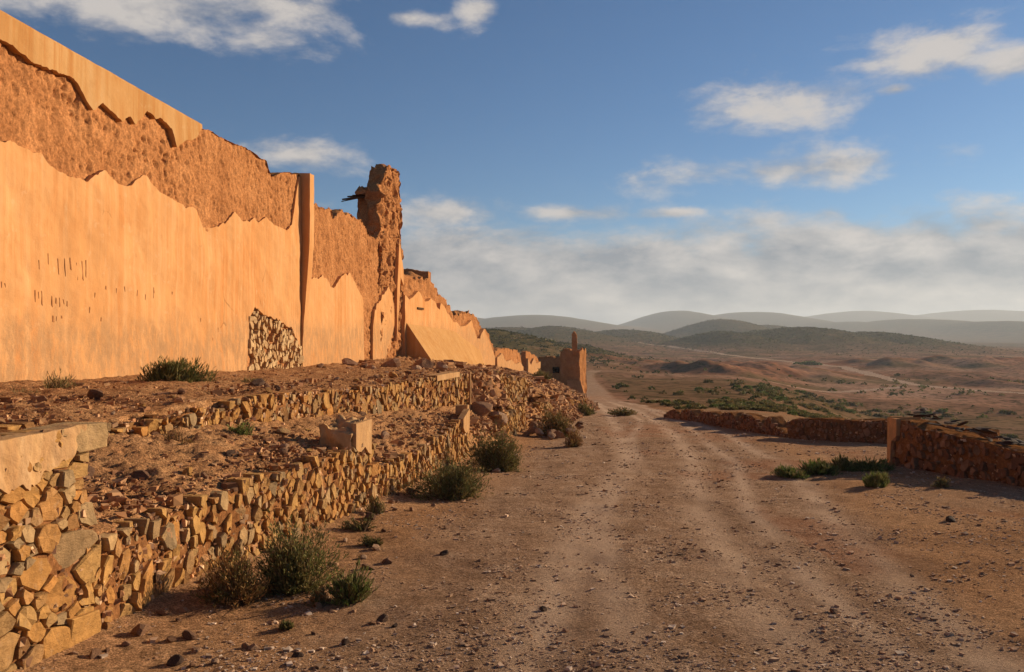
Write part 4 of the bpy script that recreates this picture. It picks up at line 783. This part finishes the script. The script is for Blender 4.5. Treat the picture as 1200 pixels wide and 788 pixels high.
# ------------------------------------------------------------------ loose stones
def gpt(px, py):
    """ground point under a photo pixel, found by marching the ray down to the land"""
    d = np.linspace(2.5, 120, 6000); x = (px - CX) / FPX * d; z = EYE - (py - HY) / FPX * d; h = zfun(x, d); k = np.argmax(z < h); return np.array([x[k], d[k], h[k]])
named = [(978, 719, 16, 0, 'lone upright brown stone on the gravel road'), (637, 716, 11, 1, 'small dark stone beside the wheel track'), (521, 650, 14, 1, 'flat dark stone on bare earth below the thin upright stones'),
         (1113, 611, 16, 1, 'dark flat stone lying near the parapet shadow'), (450, 729, 20, 1, 'dark angular rock beside smaller stones below the leafy weed'), (436, 733, 12, 0, 'pinkish stone leaning on the dark angular rock'), (463, 735, 10, 1, 'small dark stone behind the dark angular rock'),
         (208, 779, 24, 1, 'largest dark rock on bare earth near the block pier'), (252, 777, 14, 0, 'brown wedge stone near the largest dark rock'), (348, 770, 16, 1, 'dark pointed stone alone on bare earth'), (404, 756, 13, 1, 'square dark stone on bare earth'), (494, 783, 10, 1, 'small dark stone at the edge of the road'),
         (298, 762, 18, 0, 'low brown stone with long shadow on bare earth'), (148, 757, 14, 0, 'tan stone lying below the largest wall blocks'), (125, 764, 10, 0, 'small tan stone below the wall blocks'),
         (430, 668, 22, 0, 'long pale stone among stones right of the dark bush'.replace(' right of', ' beside')), (455, 660, 16, 0, 'brown stone among the stones beside the leafy weed'), (425, 655, 12, 0, 'small brown stone beside the dark bush'), (440, 645, 18, 0, 'flat pinkish stone below the thin stones wall'),
         (372, 712, 14, 0, 'pale flat stone in front of the leafy weed'), (366, 745, 10, 0, 'pale pebble in front of a yellow weed'), (215, 717, 13, 0, 'flat tan stone in front of the dry brown bush'), (523, 620, 12, 0, 'tan stone on bare earth between wall foot and road')]
for px, py, w, dark, lab in named:
    p = gpt(px, py); s = w / FPX * p[1] * 0.5; place_rock((ROCKS_D if dark else ROCKS)[random.randrange(3)], p - [0, 0, s * 0.15], s, lab, 'loose stones on the bare earth')
rg = random.Random(9)
def scatter_rocks(n, dist, meshes, sizes, label, group, name='rock'):
    for k in range(n):
        p = dist(); place_rock(meshes[rg.randrange(len(meshes))], p, rg.uniform(*sizes) * (1.0 if rg.random() > 0.12 else 1.6), label, group, name, tip=0.35)
def near_foot():
    d = rg.uniform(4.6, 17); x = float(LC(d)) + 0.12 + abs(rg.gauss(0, 0.45)); return np.array([x, d, float(zfun(x, d)) - 0.005])
scatter_rocks(64, near_foot, ROCKS, (0.025, 0.06), 'small fallen stone on the earth at the foot of the lower terrace wall', 'fallen stones along the wall foot')
def on_lower():
    d = rg.uniform(4.9, 16); return terr_pt('l', d, rg.uniform(0.1, 0.97))
scatter_rocks(62, on_lower, ROCKS + ROCKS_O, (0.03, 0.085), 'angular stone lying loose in the rubble of the lower terrace', 'rubble stones on the lower terrace')
def on_upper():
    d = rg.uniform(7.5, 20); return terr_pt('u', d, rg.uniform(0.35, 0.99) ** 0.6)
scatter_rocks(46, on_upper, ROCKS + ROCKS_O, (0.03, 0.09), 'angular stone lying loose along the upper terrace edge', 'rubble stones on the upper terrace')
def on_far():
    d = rg.uniform(19.5, 24) if rg.random() < 0.3 else rg.uniform(19, 62); return terr_pt('u' if rg.random() < 0.5 else 'l', d, rg.uniform(0.1, 1))
scatter_rocks(66, on_far, ROCKS + ROCKS_O, (0.07, 0.24), 'fallen stone block on the collapsed bank below the far wall', 'fallen blocks on the collapsed bank')
def heap():
    d = rg.uniform(21.5, 27); x = float(LC(d)) + rg.uniform(0.3, 1.9); return np.array([x, d, float(zfun(x, d)) + 0.12 * rg.random()])
scatter_rocks(30, heap, ROCKS, (0.08, 0.22), 'reddish tumbled block in the heap between two bushes', 'heap of tumbled blocks by the road')
for px, py, D, w, lab in [(303, 452, 12.0, 26, 'dark boulder sitting on the upper terrace edge'), (262, 437, 14.2, 14, 'dark leaning slab at the foot of the tall plastered wall')]:
    place_rock(ROCKS_D[0], upt(px, D), w / FPX * D * 0.5, lab)
place_rock(ROCKS[4], lpt(97, 6.4), 0.11, 'flat reddish block lying on rubble behind the block pier'); place_rock(ROCKS[2], lpt(165, 6.6), 0.12, 'tilted reddish block on the rubble of lower terrace')
place_rock(ROCKS_D[2], lpt(268, 7.9) - [0, 0, 0.03], 0.12, 'dark hollowed block sunk in the lower terrace rubble')

# gravel and grit, far too many to count
n = 125000; d = np.exp(RNG.uniform(math.log(3.3), math.log(48), n)); x = d * RNG.uniform(-0.72, 0.85, n)
clump = fbm(x * 1.3, d * 1.3, 0, 71, 4); ok = (x > LC(d) + 0.08) & (x < 9.2) & (RNG.random(n) < np.clip(0.5 + 1.9 * clump, 0.05, 1)); x, d = x[ok], d[ok]
sz = np.clip(np.exp(RNG.normal(math.log(0.0060), 0.62, len(d))), 0.002, 0.03) * (1 + 0.9 * sstep(d, 5, 22)); z = zfun(x, d) + sz * 0.12
tag(obj('gravel', small_stones(np.stack([x, d, z], 1), sz, 3, 'gravel', GRAVEL_COLS)), 'loose gravel and small pebbles over the road and bare earth', 'gravel', kind='stuff')
n = 19000; d = np.exp(RNG.uniform(math.log(4.5), math.log(70), n)); w = RNG.random(n) < 0.5; f = RNG.uniform(0.02, 1, n)
Pq_ = np.where(w[:, None], terr_pt('u', d, f), terr_pt('l', d, f)); sz = np.clip(np.exp(RNG.normal(math.log(0.017), 0.65, n)), 0.005, 0.08) * (1 + 4.0 * sstep(d, 17, 40))
Pq_[:, 2] += RNG.normal(0.0, 0.02, n) + 0.01
k = 5000; dd = np.where(RNG.random(k) < 0.45, RNG.uniform(19.6, 22.6, k), RNG.uniform(19, 60, k)); ff = RNG.random(k); low_ = RNG.random(k) < 0.45; dd[low_] = RNG.uniform(16.5, 60, low_.sum())
xs_ = np.where(low_, LC(dd) + ff * xo_c(dd), LB(dd) + ff * xo_b(dd)) + 0.03; zs_ = EYE - np.where(low_, dC(dd) + ff * (corr(dd) - dC(dd)), dB(dd) + ff * (dBf(dd) - dB(dd)))
Pq_ = np.concatenate([Pq_, np.stack([xs_, dd, zs_], 1)]); sz = np.concatenate([sz, np.clip(np.exp(RNG.normal(math.log(0.055), 0.5, k)), 0.02, 0.16)])
tag(obj('rubble', small_stones(Pq_, sz, 4, 'rubble', RUBBLE_COLS)), 'small broken rubble strewn over the terraces', 'rubble', kind='stuff')

# ------------------------------------------------------------------ plants
def leaf_mesh(name, P, Dv, L, W, C, seed, mat=None, tri=False):
    r = np.random.default_rng(seed); n = len(P); a = np.cross(Dv, r.normal(0, 1, (n, 3))); a /= np.linalg.norm(a, axis=1)[:, None] + 1e-9
    if tri:
        V = np.stack([P - a * W[:, None] * 0.5, P + a * W[:, None] * 0.5, P + Dv * L[:, None]], 1); return mesh(name, V.reshape(-1, 3), np.arange(n * 3).reshape(-1, 3), mat or M_LEAF, False, {'col': np.repeat(C, 3, 0)})
    V = np.stack([P - a * W[:, None] * 0.3, P + a * W[:, None] * 0.3, P + Dv * L[:, None] * 0.55 + a * W[:, None] * 0.5, P + Dv * L[:, None], P + Dv * L[:, None] * 0.5 - a * W[:, None] * 0.5], 1)
    F = np.arange(n)[:, None] * 5 + np.array([0, 1, 2, 3, 4])[None]
    return mesh(name, V.reshape(-1, 3), F, mat or M_LEAF, False, {'col': np.repeat(C, 5, 0)})
def shrub(base, w, dep, h, twigs, per, ll, lw, cols, label, group=None, seed=1, up=0.3, name='shrub', cat='shrub', lean=(0, 0), stem_r=0.006, lump=0.55):
    r = np.random.default_rng(seed); base = np.array(base, float); root = empty(name, base, label, cat, group)
    az = r.uniform(0, 2 * np.pi, twigs); q = r.random(twigs) ** 0.5; el = np.arccos(np.clip(r.uniform(0.02, 1, twigs), 0, 1)); 
    rad = (1 + lump * fbm(np.cos(az) * 1.6 + seed, np.sin(az) * 1.6, np.cos(el) * 1.6, seed, 3)) * (0.45 + 0.55 * q)
    nl = 5; la = r.uniform(0, 6.283, nl); lr = r.uniform(0.12, 0.34, nl); lc = np.stack([np.cos(la) * lr * w, np.sin(la) * lr * dep], 1); ls = r.uniform(0.55, 0.85, nl); lh = r.uniform(0.75, 1.1, nl); k_ = r.integers(0, nl, twigs)
    E = np.stack([np.sin(el) * np.cos(az) * rad * w / 2 + lean[0] * h * np.cos(el), np.sin(el) * np.sin(az) * rad * dep / 2 + lean[1] * h * np.cos(el), np.cos(el) * rad * h + 0.03 * h], 1)
    E = E * np.stack([ls[k_], ls[k_], lh[k_]], 1); E[:, :2] += lc[k_]
    S = np.stack([r.normal(0, 0.10 * w, twigs), r.normal(0, 0.10 * dep, twigs), np.zeros(twigs)], 1); C0 = (S + E) / 2 + np.stack([np.zeros(twigs), np.zeros(twigs), np.full(twigs, -0.08 * h)], 1) + r.normal(0, 0.04 * w, (twigs, 3))
    acc = Acc()
    for k in range(0, twigs, max(1, twigs // 110)):
        tt = np.linspace(0, 1, 5)[:, None]; ex = 1.0 + 0.22 * r.random() * (r.random() < 0.4); tube(acc, S[k] * (1 - tt) ** 2 + C0[k] * 2 * tt * (1 - tt) + E[k] * ex * tt ** 2, stem_r, stem_r * 0.3, 3)
    st = acc.mesh('stems', M_STEM); o = obj('stems', st); o.location = base; under(o, root)
    tt = r.random((twigs, per)) ** 0.6 * 0.72 + 0.30; T3 = tt[..., None]; P = S[:, None] * (1 - T3) ** 2 + C0[:, None] * 2 * T3 * (1 - T3) + E[:, None] * T3 ** 2 + r.normal(0, 0.035 * h, (twigs, per, 3))
    Dv = (E - C0)[:, None] / (np.linalg.norm(E - C0, axis=1)[:, None, None] + 1e-9) + r.normal(0, 0.55, (twigs, per, 3)) + np.array([0, 0, up]); Dv /= np.linalg.norm(Dv, axis=2)[..., None]
    P = P.reshape(-1, 3); Dv = Dv.reshape(-1, 3); n = len(P); cols = np.array(cols); ci = np.repeat(r.integers(0, len(cols), twigs), per); C = cols[ci] * r.uniform(0.65, 1.35, (n, 1)) 
    P[:, 2] = np.maximum(P[:, 2], 0.005)
    fo = obj('foliage', leaf_mesh('foliage', P, Dv, ll * r.uniform(0.6, 1.4, n), np.full(n, lw), C, seed)); fo.location = base; under(fo, root)
    return root
GREEN = [(0.135, 0.135, 0.042), (0.18, 0.165, 0.052), (0.10, 0.10, 0.036), (0.23, 0.18, 0.068)]
OLIVE = [(0.20, 0.15, 0.055), (0.25, 0.175, 0.065), (0.13, 0.105, 0.045), (0.15, 0.145, 0.052)]
DRY = [(0.30, 0.15, 0.055), (0.24, 0.115, 0.045), (0.34, 0.20, 0.075), (0.20, 0.15, 0.05)]
BRIGHT = [(0.14, 0.19, 0.045), (0.18, 0.20, 0.055), (0.11, 0.14, 0.04), (0.22, 0.20, 0.07)]
def S(px, D): return px / FPX * D
p = upt(194, 12.3); shrub(p, S(86, 12.3), 0.9, S(33, 12.3), 420, 16, 0.075, 0.012, GREEN, 'dense dark green broom bush on terrace against the tall plastered wall', seed=3, up=1.2, lump=0.25)
p = gpt(274, 703); shrub(p, S(80, p[1]), 0.48, S(58, p[1]), 420, 14, 0.032, 0.007, DRY + [(0.15, 0.13, 0.04)], 'dry rusty brown bush at the foot of the stone wall', seed=5, up=0.6)
p = gpt(345, 690); shrub(p, S(96, p[1]), 0.6, S(74, p[1]), 520, 16, 0.034, 0.009, GREEN + OLIVE, 'bushy dark green shrub touching the dry rusty brown bush', seed=6, up=0.5)
p = gpt(408, 706); shrub(p, S(54, p[1]), 0.3, S(38, p[1]), 200, 14, 0.035, 0.008, BRIGHT + GREEN, 'small leafy green weed in front of the dark green shrub', seed=7, up=1.0)
p = gpt(376, 709); shrub(p, S(30, p[1]), 0.2, S(18, p[1]), 90, 10, 0.028, 0.007, OLIVE + DRY, 'low olive weed between the dark green shrub and leafy weed', seed=8, up=0.5)
p = gpt(525, 585); shrub(p, S(98, p[1]), 1.0, S(45, p[1]), 620, 16, 0.042, 0.011, OLIVE + GREEN, 'wide low olive bush spreading against the lower terrace wall', seed=9, up=0.4)
p = gpt(583, 552); shrub(p, S(68, p[1]), 1.0, S(52, p[1]), 620, 16, 0.045, 0.012, GREEN + OLIVE, 'rounded olive green bush below the pale corner post', seed=10, up=0.4)
p = gpt(655, 511); shrub(p, S(56, p[1]), 1.4, S(36, p[1]), 420, 12, 0.07, 0.02, DRY + OLIVE, 'reddish olive bush beside the tumbled block heap', seed=11)
p = gpt(672, 524); shrub(p, S(24, p[1]), 0.5, S(20, p[1]), 160, 12, 0.05, 0.015, DRY, 'small rusty bush at the end of the tumbled block heap', seed=12)
p = gpt(686, 487); shrub(p, S(20, p[1]), 0.9, S(15, p[1]), 160, 12, 0.09, 0.03, OLIVE + GREEN, 'small round green bush on verge below the fort tower', seed=13)
p = gpt(730, 487); shrub(p, S(34, p[1]), 1.2, S(9, p[1]), 160, 12, 0.08, 0.03, OLIVE, 'low flat bush on the road verge beyond the fort foot', seed=14)
p = upt(634, 46); shrub(p, S(30, 46), 1.6, S(14, 46), 180, 12, 0.11, 0.04, OLIVE, 'olive bush on the bank at the foot of the lone pier', seed=15)
p = gpt(928, 559); shrub(p, S(40, p[1]), 0.5, S(10, p[1]), 170, 12, 0.07, 0.012, BRIGHT + [(0.26, 0.22, 0.09)], 'yellowish grass tuft farthest from the squared parapet end', 'grass tufts before the parapet', 16, 1.2, 'grass_tuft', 'grass tuft')
p = gpt(960, 556); shrub(p, S(48, p[1]), 0.6, S(15, p[1]), 260, 14, 0.07, 0.013, BRIGHT + GREEN, 'broad green grass tuft between yellowish and dark tufts', 'grass tufts before the parapet', 17, 1.2, 'grass_tuft', 'grass tuft')
p = gpt(988, 552); shrub(p, S(30, p[1]), 0.5, S(15, p[1]), 160, 14, 0.06, 0.013, GREEN, 'dark upright green tuft in the middle of the tufts', 'grass tufts before the parapet', 18, 1.0, 'grass_tuft', 'grass tuft')
p = gpt(1018, 552); shrub(p, S(52, p[1]), 0.6, S(11, p[1]), 240, 14, 0.06, 0.013, GREEN + BRIGHT, 'dark spreading green tuft touching the squared parapet end', 'grass tufts before the parapet', 19, 1.0, 'grass_tuft', 'grass tuft')
p = gpt(1024, 571); shrub(p, S(34, p[1]), 0.4, S(15, p[1]), 240, 14, 0.08, 0.010, BRIGHT + [(0.24, 0.22, 0.08)], 'single bright green tuft set apart in front of the parapet', 'grass tufts before the parapet', 20, 1.6, 'grass_tuft', 'grass tuft')
p = gpt(1106, 572); shrub(p, S(18, p[1]), 0.2, S(12, p[1]), 60, 10, 0.04, 0.009, OLIVE, 'sparse weed in the shadow of the stone parapet', seed=21)
p = lpt(287, 9.2); shrub(p, S(46, 9.2), 0.35, S(26, 9.2), 90, 9, 0.04, 0.010, BRIGHT + [(0.28, 0.24, 0.07)], 'sparse yellow green weed growing below the upper terrace wall', seed=22, up=0.9)
p = upt(64, 10.0); shrub(p, S(50, 10), 0.5, S(30, 10), 80, 7, 0.05, 0.006, [(0.26, 0.20, 0.08), (0.20, 0.17, 0.06)], 'thin straw coloured weed on terrace against the plastered wall', seed=23, up=1.2)
p = upt(20, 9.0); shrub(p, S(60, 9), 0.6, S(12, 9), 120, 8, 0.05, 0.005, [(0.30, 0.20, 0.09), (0.24, 0.16, 0.07)], 'low dry straw grass on the terrace above the block pier', seed=24, up=1.2, name='grass_tuft', cat='grass tuft')
p = upt(292, 13.0); shrub(p, S(40, 13), 0.4, S(8, 13), 110, 8, 0.05, 0.006, [(0.32, 0.22, 0.09), (0.25, 0.18, 0.07)], 'low dry straw grass beside the broom bush', seed=25, up=1.2, name='grass_tuft', cat='grass tuft')
p = lpt(205, 7.9); shrub(p, S(60, 7.9), 0.4, S(24, 7.9), 150, 8, 0.03, 0.006, DRY, 'dead brown scrub in the rubble below the tumbled wall', seed=26, up=0.5)
p = gpt(101, 742); shrub(p, 0.085, 0.085, 0.075, 60, 10, 0.022, 0.006, BRIGHT, 'tiny green weed under the biggest stone of the wall', seed=27)
for k, (px, py, w, h, lab) in enumerate([(425, 622, 42, 18, 'wispy olive weed among stones at the wall foot'), (436, 640, 30, 12, 'low green weed among pinkish stones'), (335, 738, 14, 8, 'tiny yellow weed on bare earth'), (440, 603, 26, 22, 'thin grey green weed at foot of the plastered stub wall')]):
    p = gpt(px, py); shrub(p, S(w, p[1]), S(w, p[1]) * 0.7, S(h, p[1]), 90, 9, 0.03, 0.007, OLIVE + GREEN, lab, seed=30 + k, up=0.7)

# valley scrub: the ones that show largest are things of their own, the rest is one mass
def clump_mesh(seed, cols, n=110):
    r = np.random.default_rng(seed); az = r.uniform(0, 6.283, n); el = np.arccos(r.uniform(0.05, 1, n)); rad = 0.62 + 0.3 * r.random(n) + 0.25 * fbm(np.cos(az) * 1.5 + seed, np.sin(az) * 1.5, el, seed, 2)
    P = np.stack([np.sin(el) * np.cos(az) * rad, np.sin(el) * np.sin(az) * rad, np.cos(el) * rad * 0.85], 1) * 0.8; Dv = P + r.normal(0, 0.35, (n, 3)); Dv /= np.linalg.norm(Dv, axis=1)[:, None]
    C = np.array(cols)[r.integers(0, len(cols), n)] * r.uniform(0.7, 1.3, (n, 1)); return leaf_mesh('desert_shrub', P, Dv, r.uniform(0.3, 0.55, n), np.full(n, 0.28), C, seed)
CL = [clump_mesh(1, GREEN), clump_mesh(2, OLIVE), clump_mesh(3, GREEN + OLIVE), clump_mesh(4, BRIGHT)]
def veg_points(n, dmin, dmax, seed):
    r = np.random.default_rng(seed); d = np.exp(r.uniform(math.log(dmin), math.log(dmax), n)); x = d * r.uniform(-0.12, 0.74, n); return x, d, r
x, d, r = veg_points(9000, 46, 330, 5)
den = fbm(x / 26, d / 26, 0, 91, 3) - 0.02 * (d < 190); mnd = np.zeros_like(x)
for hx, hy, hh, sx, sy in mounds: mnd = np.maximum(mnd, np.exp(-0.5 * (((x - hx) / sx) ** 2 + ((d - hy) / sy) ** 2)))
ok = (r.random(len(x)) < np.clip(den + 0.05, 0, 1)) & (np.abs(x - road_c(d)) > road_w(d) + 1.0) & (mnd < 0.3) & (x > LC(d) + np.where(d < 86, 2.0, -40)) & (r.random(len(x)) < 0.25 + 0.75 * sstep(x - lateral_edge(d), -6, 6))
x, d = x[ok], d[ok]; z = zfun(x, d)
# keep those in sight of the road over the parapets: above the slope line
vis = np.ones(len(x), bool)
for i in range(len(x)):
    q = np.linspace(0.03, 0.97, 60); vis[i] = np.all(EYE + (z[i] + 0.6 - EYE) * q > zfun(x[i] * q, d[i] * q, False) - 0.1)
x, d, z = x[vis], d[vis], z[vis]; szs = np.minimum(np.exp(r.normal(math.log(0.5), 0.4, len(x))) * (1 + 0.6 * sstep(d, 70, 150)), 0.0062 * d); order = np.argsort(-szs / d)
big = order[:285]; rest = order[285:]
BR = {3: ('bright green desert shrub on the slope and flats below the parapets', 'bright green shrubs on the valley slope'), 0: ('dull green desert shrub on the slope and flats below the parapets', 'dull green shrubs on the valley slope')}
for i in big:
    k = 3 if random.random() < 0.16 else random.randrange(3); o = obj('desert_shrub', CL[k]); o.location = (x[i], d[i], z[i]); s = szs[i]; o.scale = (s * 1.15, s * 1.15, s * 0.85); o.rotation_euler = (0, 0, random.uniform(0, 6.28))
    tag(o, *(BR[3][0] if k == 3 else BR[0][0], 'shrub', BR[3][1] if k == 3 else BR[0][1]))
def scrub_mass(name, label, X, D_, SZ, cols, seed, nl=14):
    r = np.random.default_rng(seed); n = len(X); Z = zfun(X, D_); az = r.uniform(0, 6.283, (n, nl)); el = np.arccos(r.uniform(0.1, 1, (n, nl)))
    P = np.stack([np.sin(el) * np.cos(az), np.sin(el) * np.sin(az), np.cos(el) * 0.8], -1) * SZ[:, None, None] * 0.55; Dv = P / np.linalg.norm(P, axis=2)[..., None] + r.normal(0, 0.4, P.shape); Dv /= np.linalg.norm(Dv, axis=2)[..., None]
    P = P + np.stack([X, D_, Z], 1)[:, None]; C = np.array(cols)[r.integers(0, len(cols), n)] * r.uniform(0.75, 1.25, (n, 1)); C = np.repeat(C, nl, 0)
    L = np.repeat(SZ, nl) * 0.6; return tag(obj(name, leaf_mesh(name, P.reshape(-1, 3), Dv.reshape(-1, 3), L, L * 1.1, C, seed, None, True)), label, 'scrub', kind='stuff')
scrub_mass('scrub', 'small green scrub dotted over the valley floor', x[rest], d[rest], szs[rest], GREEN + OLIVE, 3)
hx_, hy_ = [], []; r = np.random.default_rng(44)
for (a, b, hh, sx, sy) in hills[:11]:
    m = int(2600 if b < 700 else 2600); hx_.append(r.normal(a, sx * 1.0, m)); hy_.append(r.normal(b, sy * 0.9, m))
X = np.concatenate(hx_); Y = np.concatenate(hy_); k = (Y > 240) & (np.abs(X) < Y * 0.8); X, Y = X[k], Y[k]
scrub_mass('hill_scrub', 'dark scrub covering the low hills beyond the fort', X, Y, np.exp(r.normal(math.log(0.75), 0.35, len(X))) * (1 + 0.6 * sstep(Y, 500, 1200)), [(0.085, 0.08, 0.03), (0.11, 0.10, 0.036), (0.065, 0.062, 0.026)], 6, 7)
p = np.array([xpx(643, 420), 420.0]); o = obj('hill_tree', CL[0]); o.location = (p[0], p[1], float(zfun(*p)) - 0.2); o.scale = (4.2, 4, 3.2); tag(o, 'single dark round tree on the low hill behind the fort', 'tree')
for k, (px, D) in enumerate([(935, 470), (945, 475), (950, 470), (958, 468), (1180, 560), (1168, 560)]):
    q = (xpx(px, D), D); o = obj('desert_shrub', CL[3 if k < 4 else 0]); o.location = (*q, float(zfun(*q))); s = 2.2 + 0.5 * (k % 3); o.scale = (s * 1.3, s * 1.3, s * 0.8); o.rotation_euler = (0, 0, k)
    tag(o, 'large green bush beside the pale dirt track in the valley', 'shrub', 'bushes beside the valley track')

# ------------------------------------------------------------------ haze in the air
def haze():
    m = bpy.data.materials.new('haze_air'); m.use_nodes = True; t = NT(m.node_tree); t.n.remove(t.n['Principled BSDF'])
    v = t.new('ShaderNodeVolumePrincipled'); v.inputs['Color'].default_value = (0.78, 0.88, 1.0, 1); v.inputs['Density'].default_value = HAZE; v.inputs['Anisotropy'].default_value = 0.2
    t.l.new(v.outputs[0], t.n['Material Output'].inputs['Volume'])
    x0, x1, y0, y1, z0, z1 = -9800, 9800, -9800, 9800, -42.0, 210.0
    V = [(x, y, z) for z in (z0, z1) for y in (y0, y1) for x in (x0, x1)]; F = [(0, 2, 3, 1), (4, 5, 7, 6), (0, 1, 5, 4), (2, 6, 7, 3), (0, 4, 6, 2), (1, 3, 7, 5)]
    tag(obj('haze', mesh('haze', np.array(V, float), np.array(F), m)), 'thin pale haze in the air over the whole valley', 'haze', kind='stuff')
HAZE = 1.45e-4
haze()
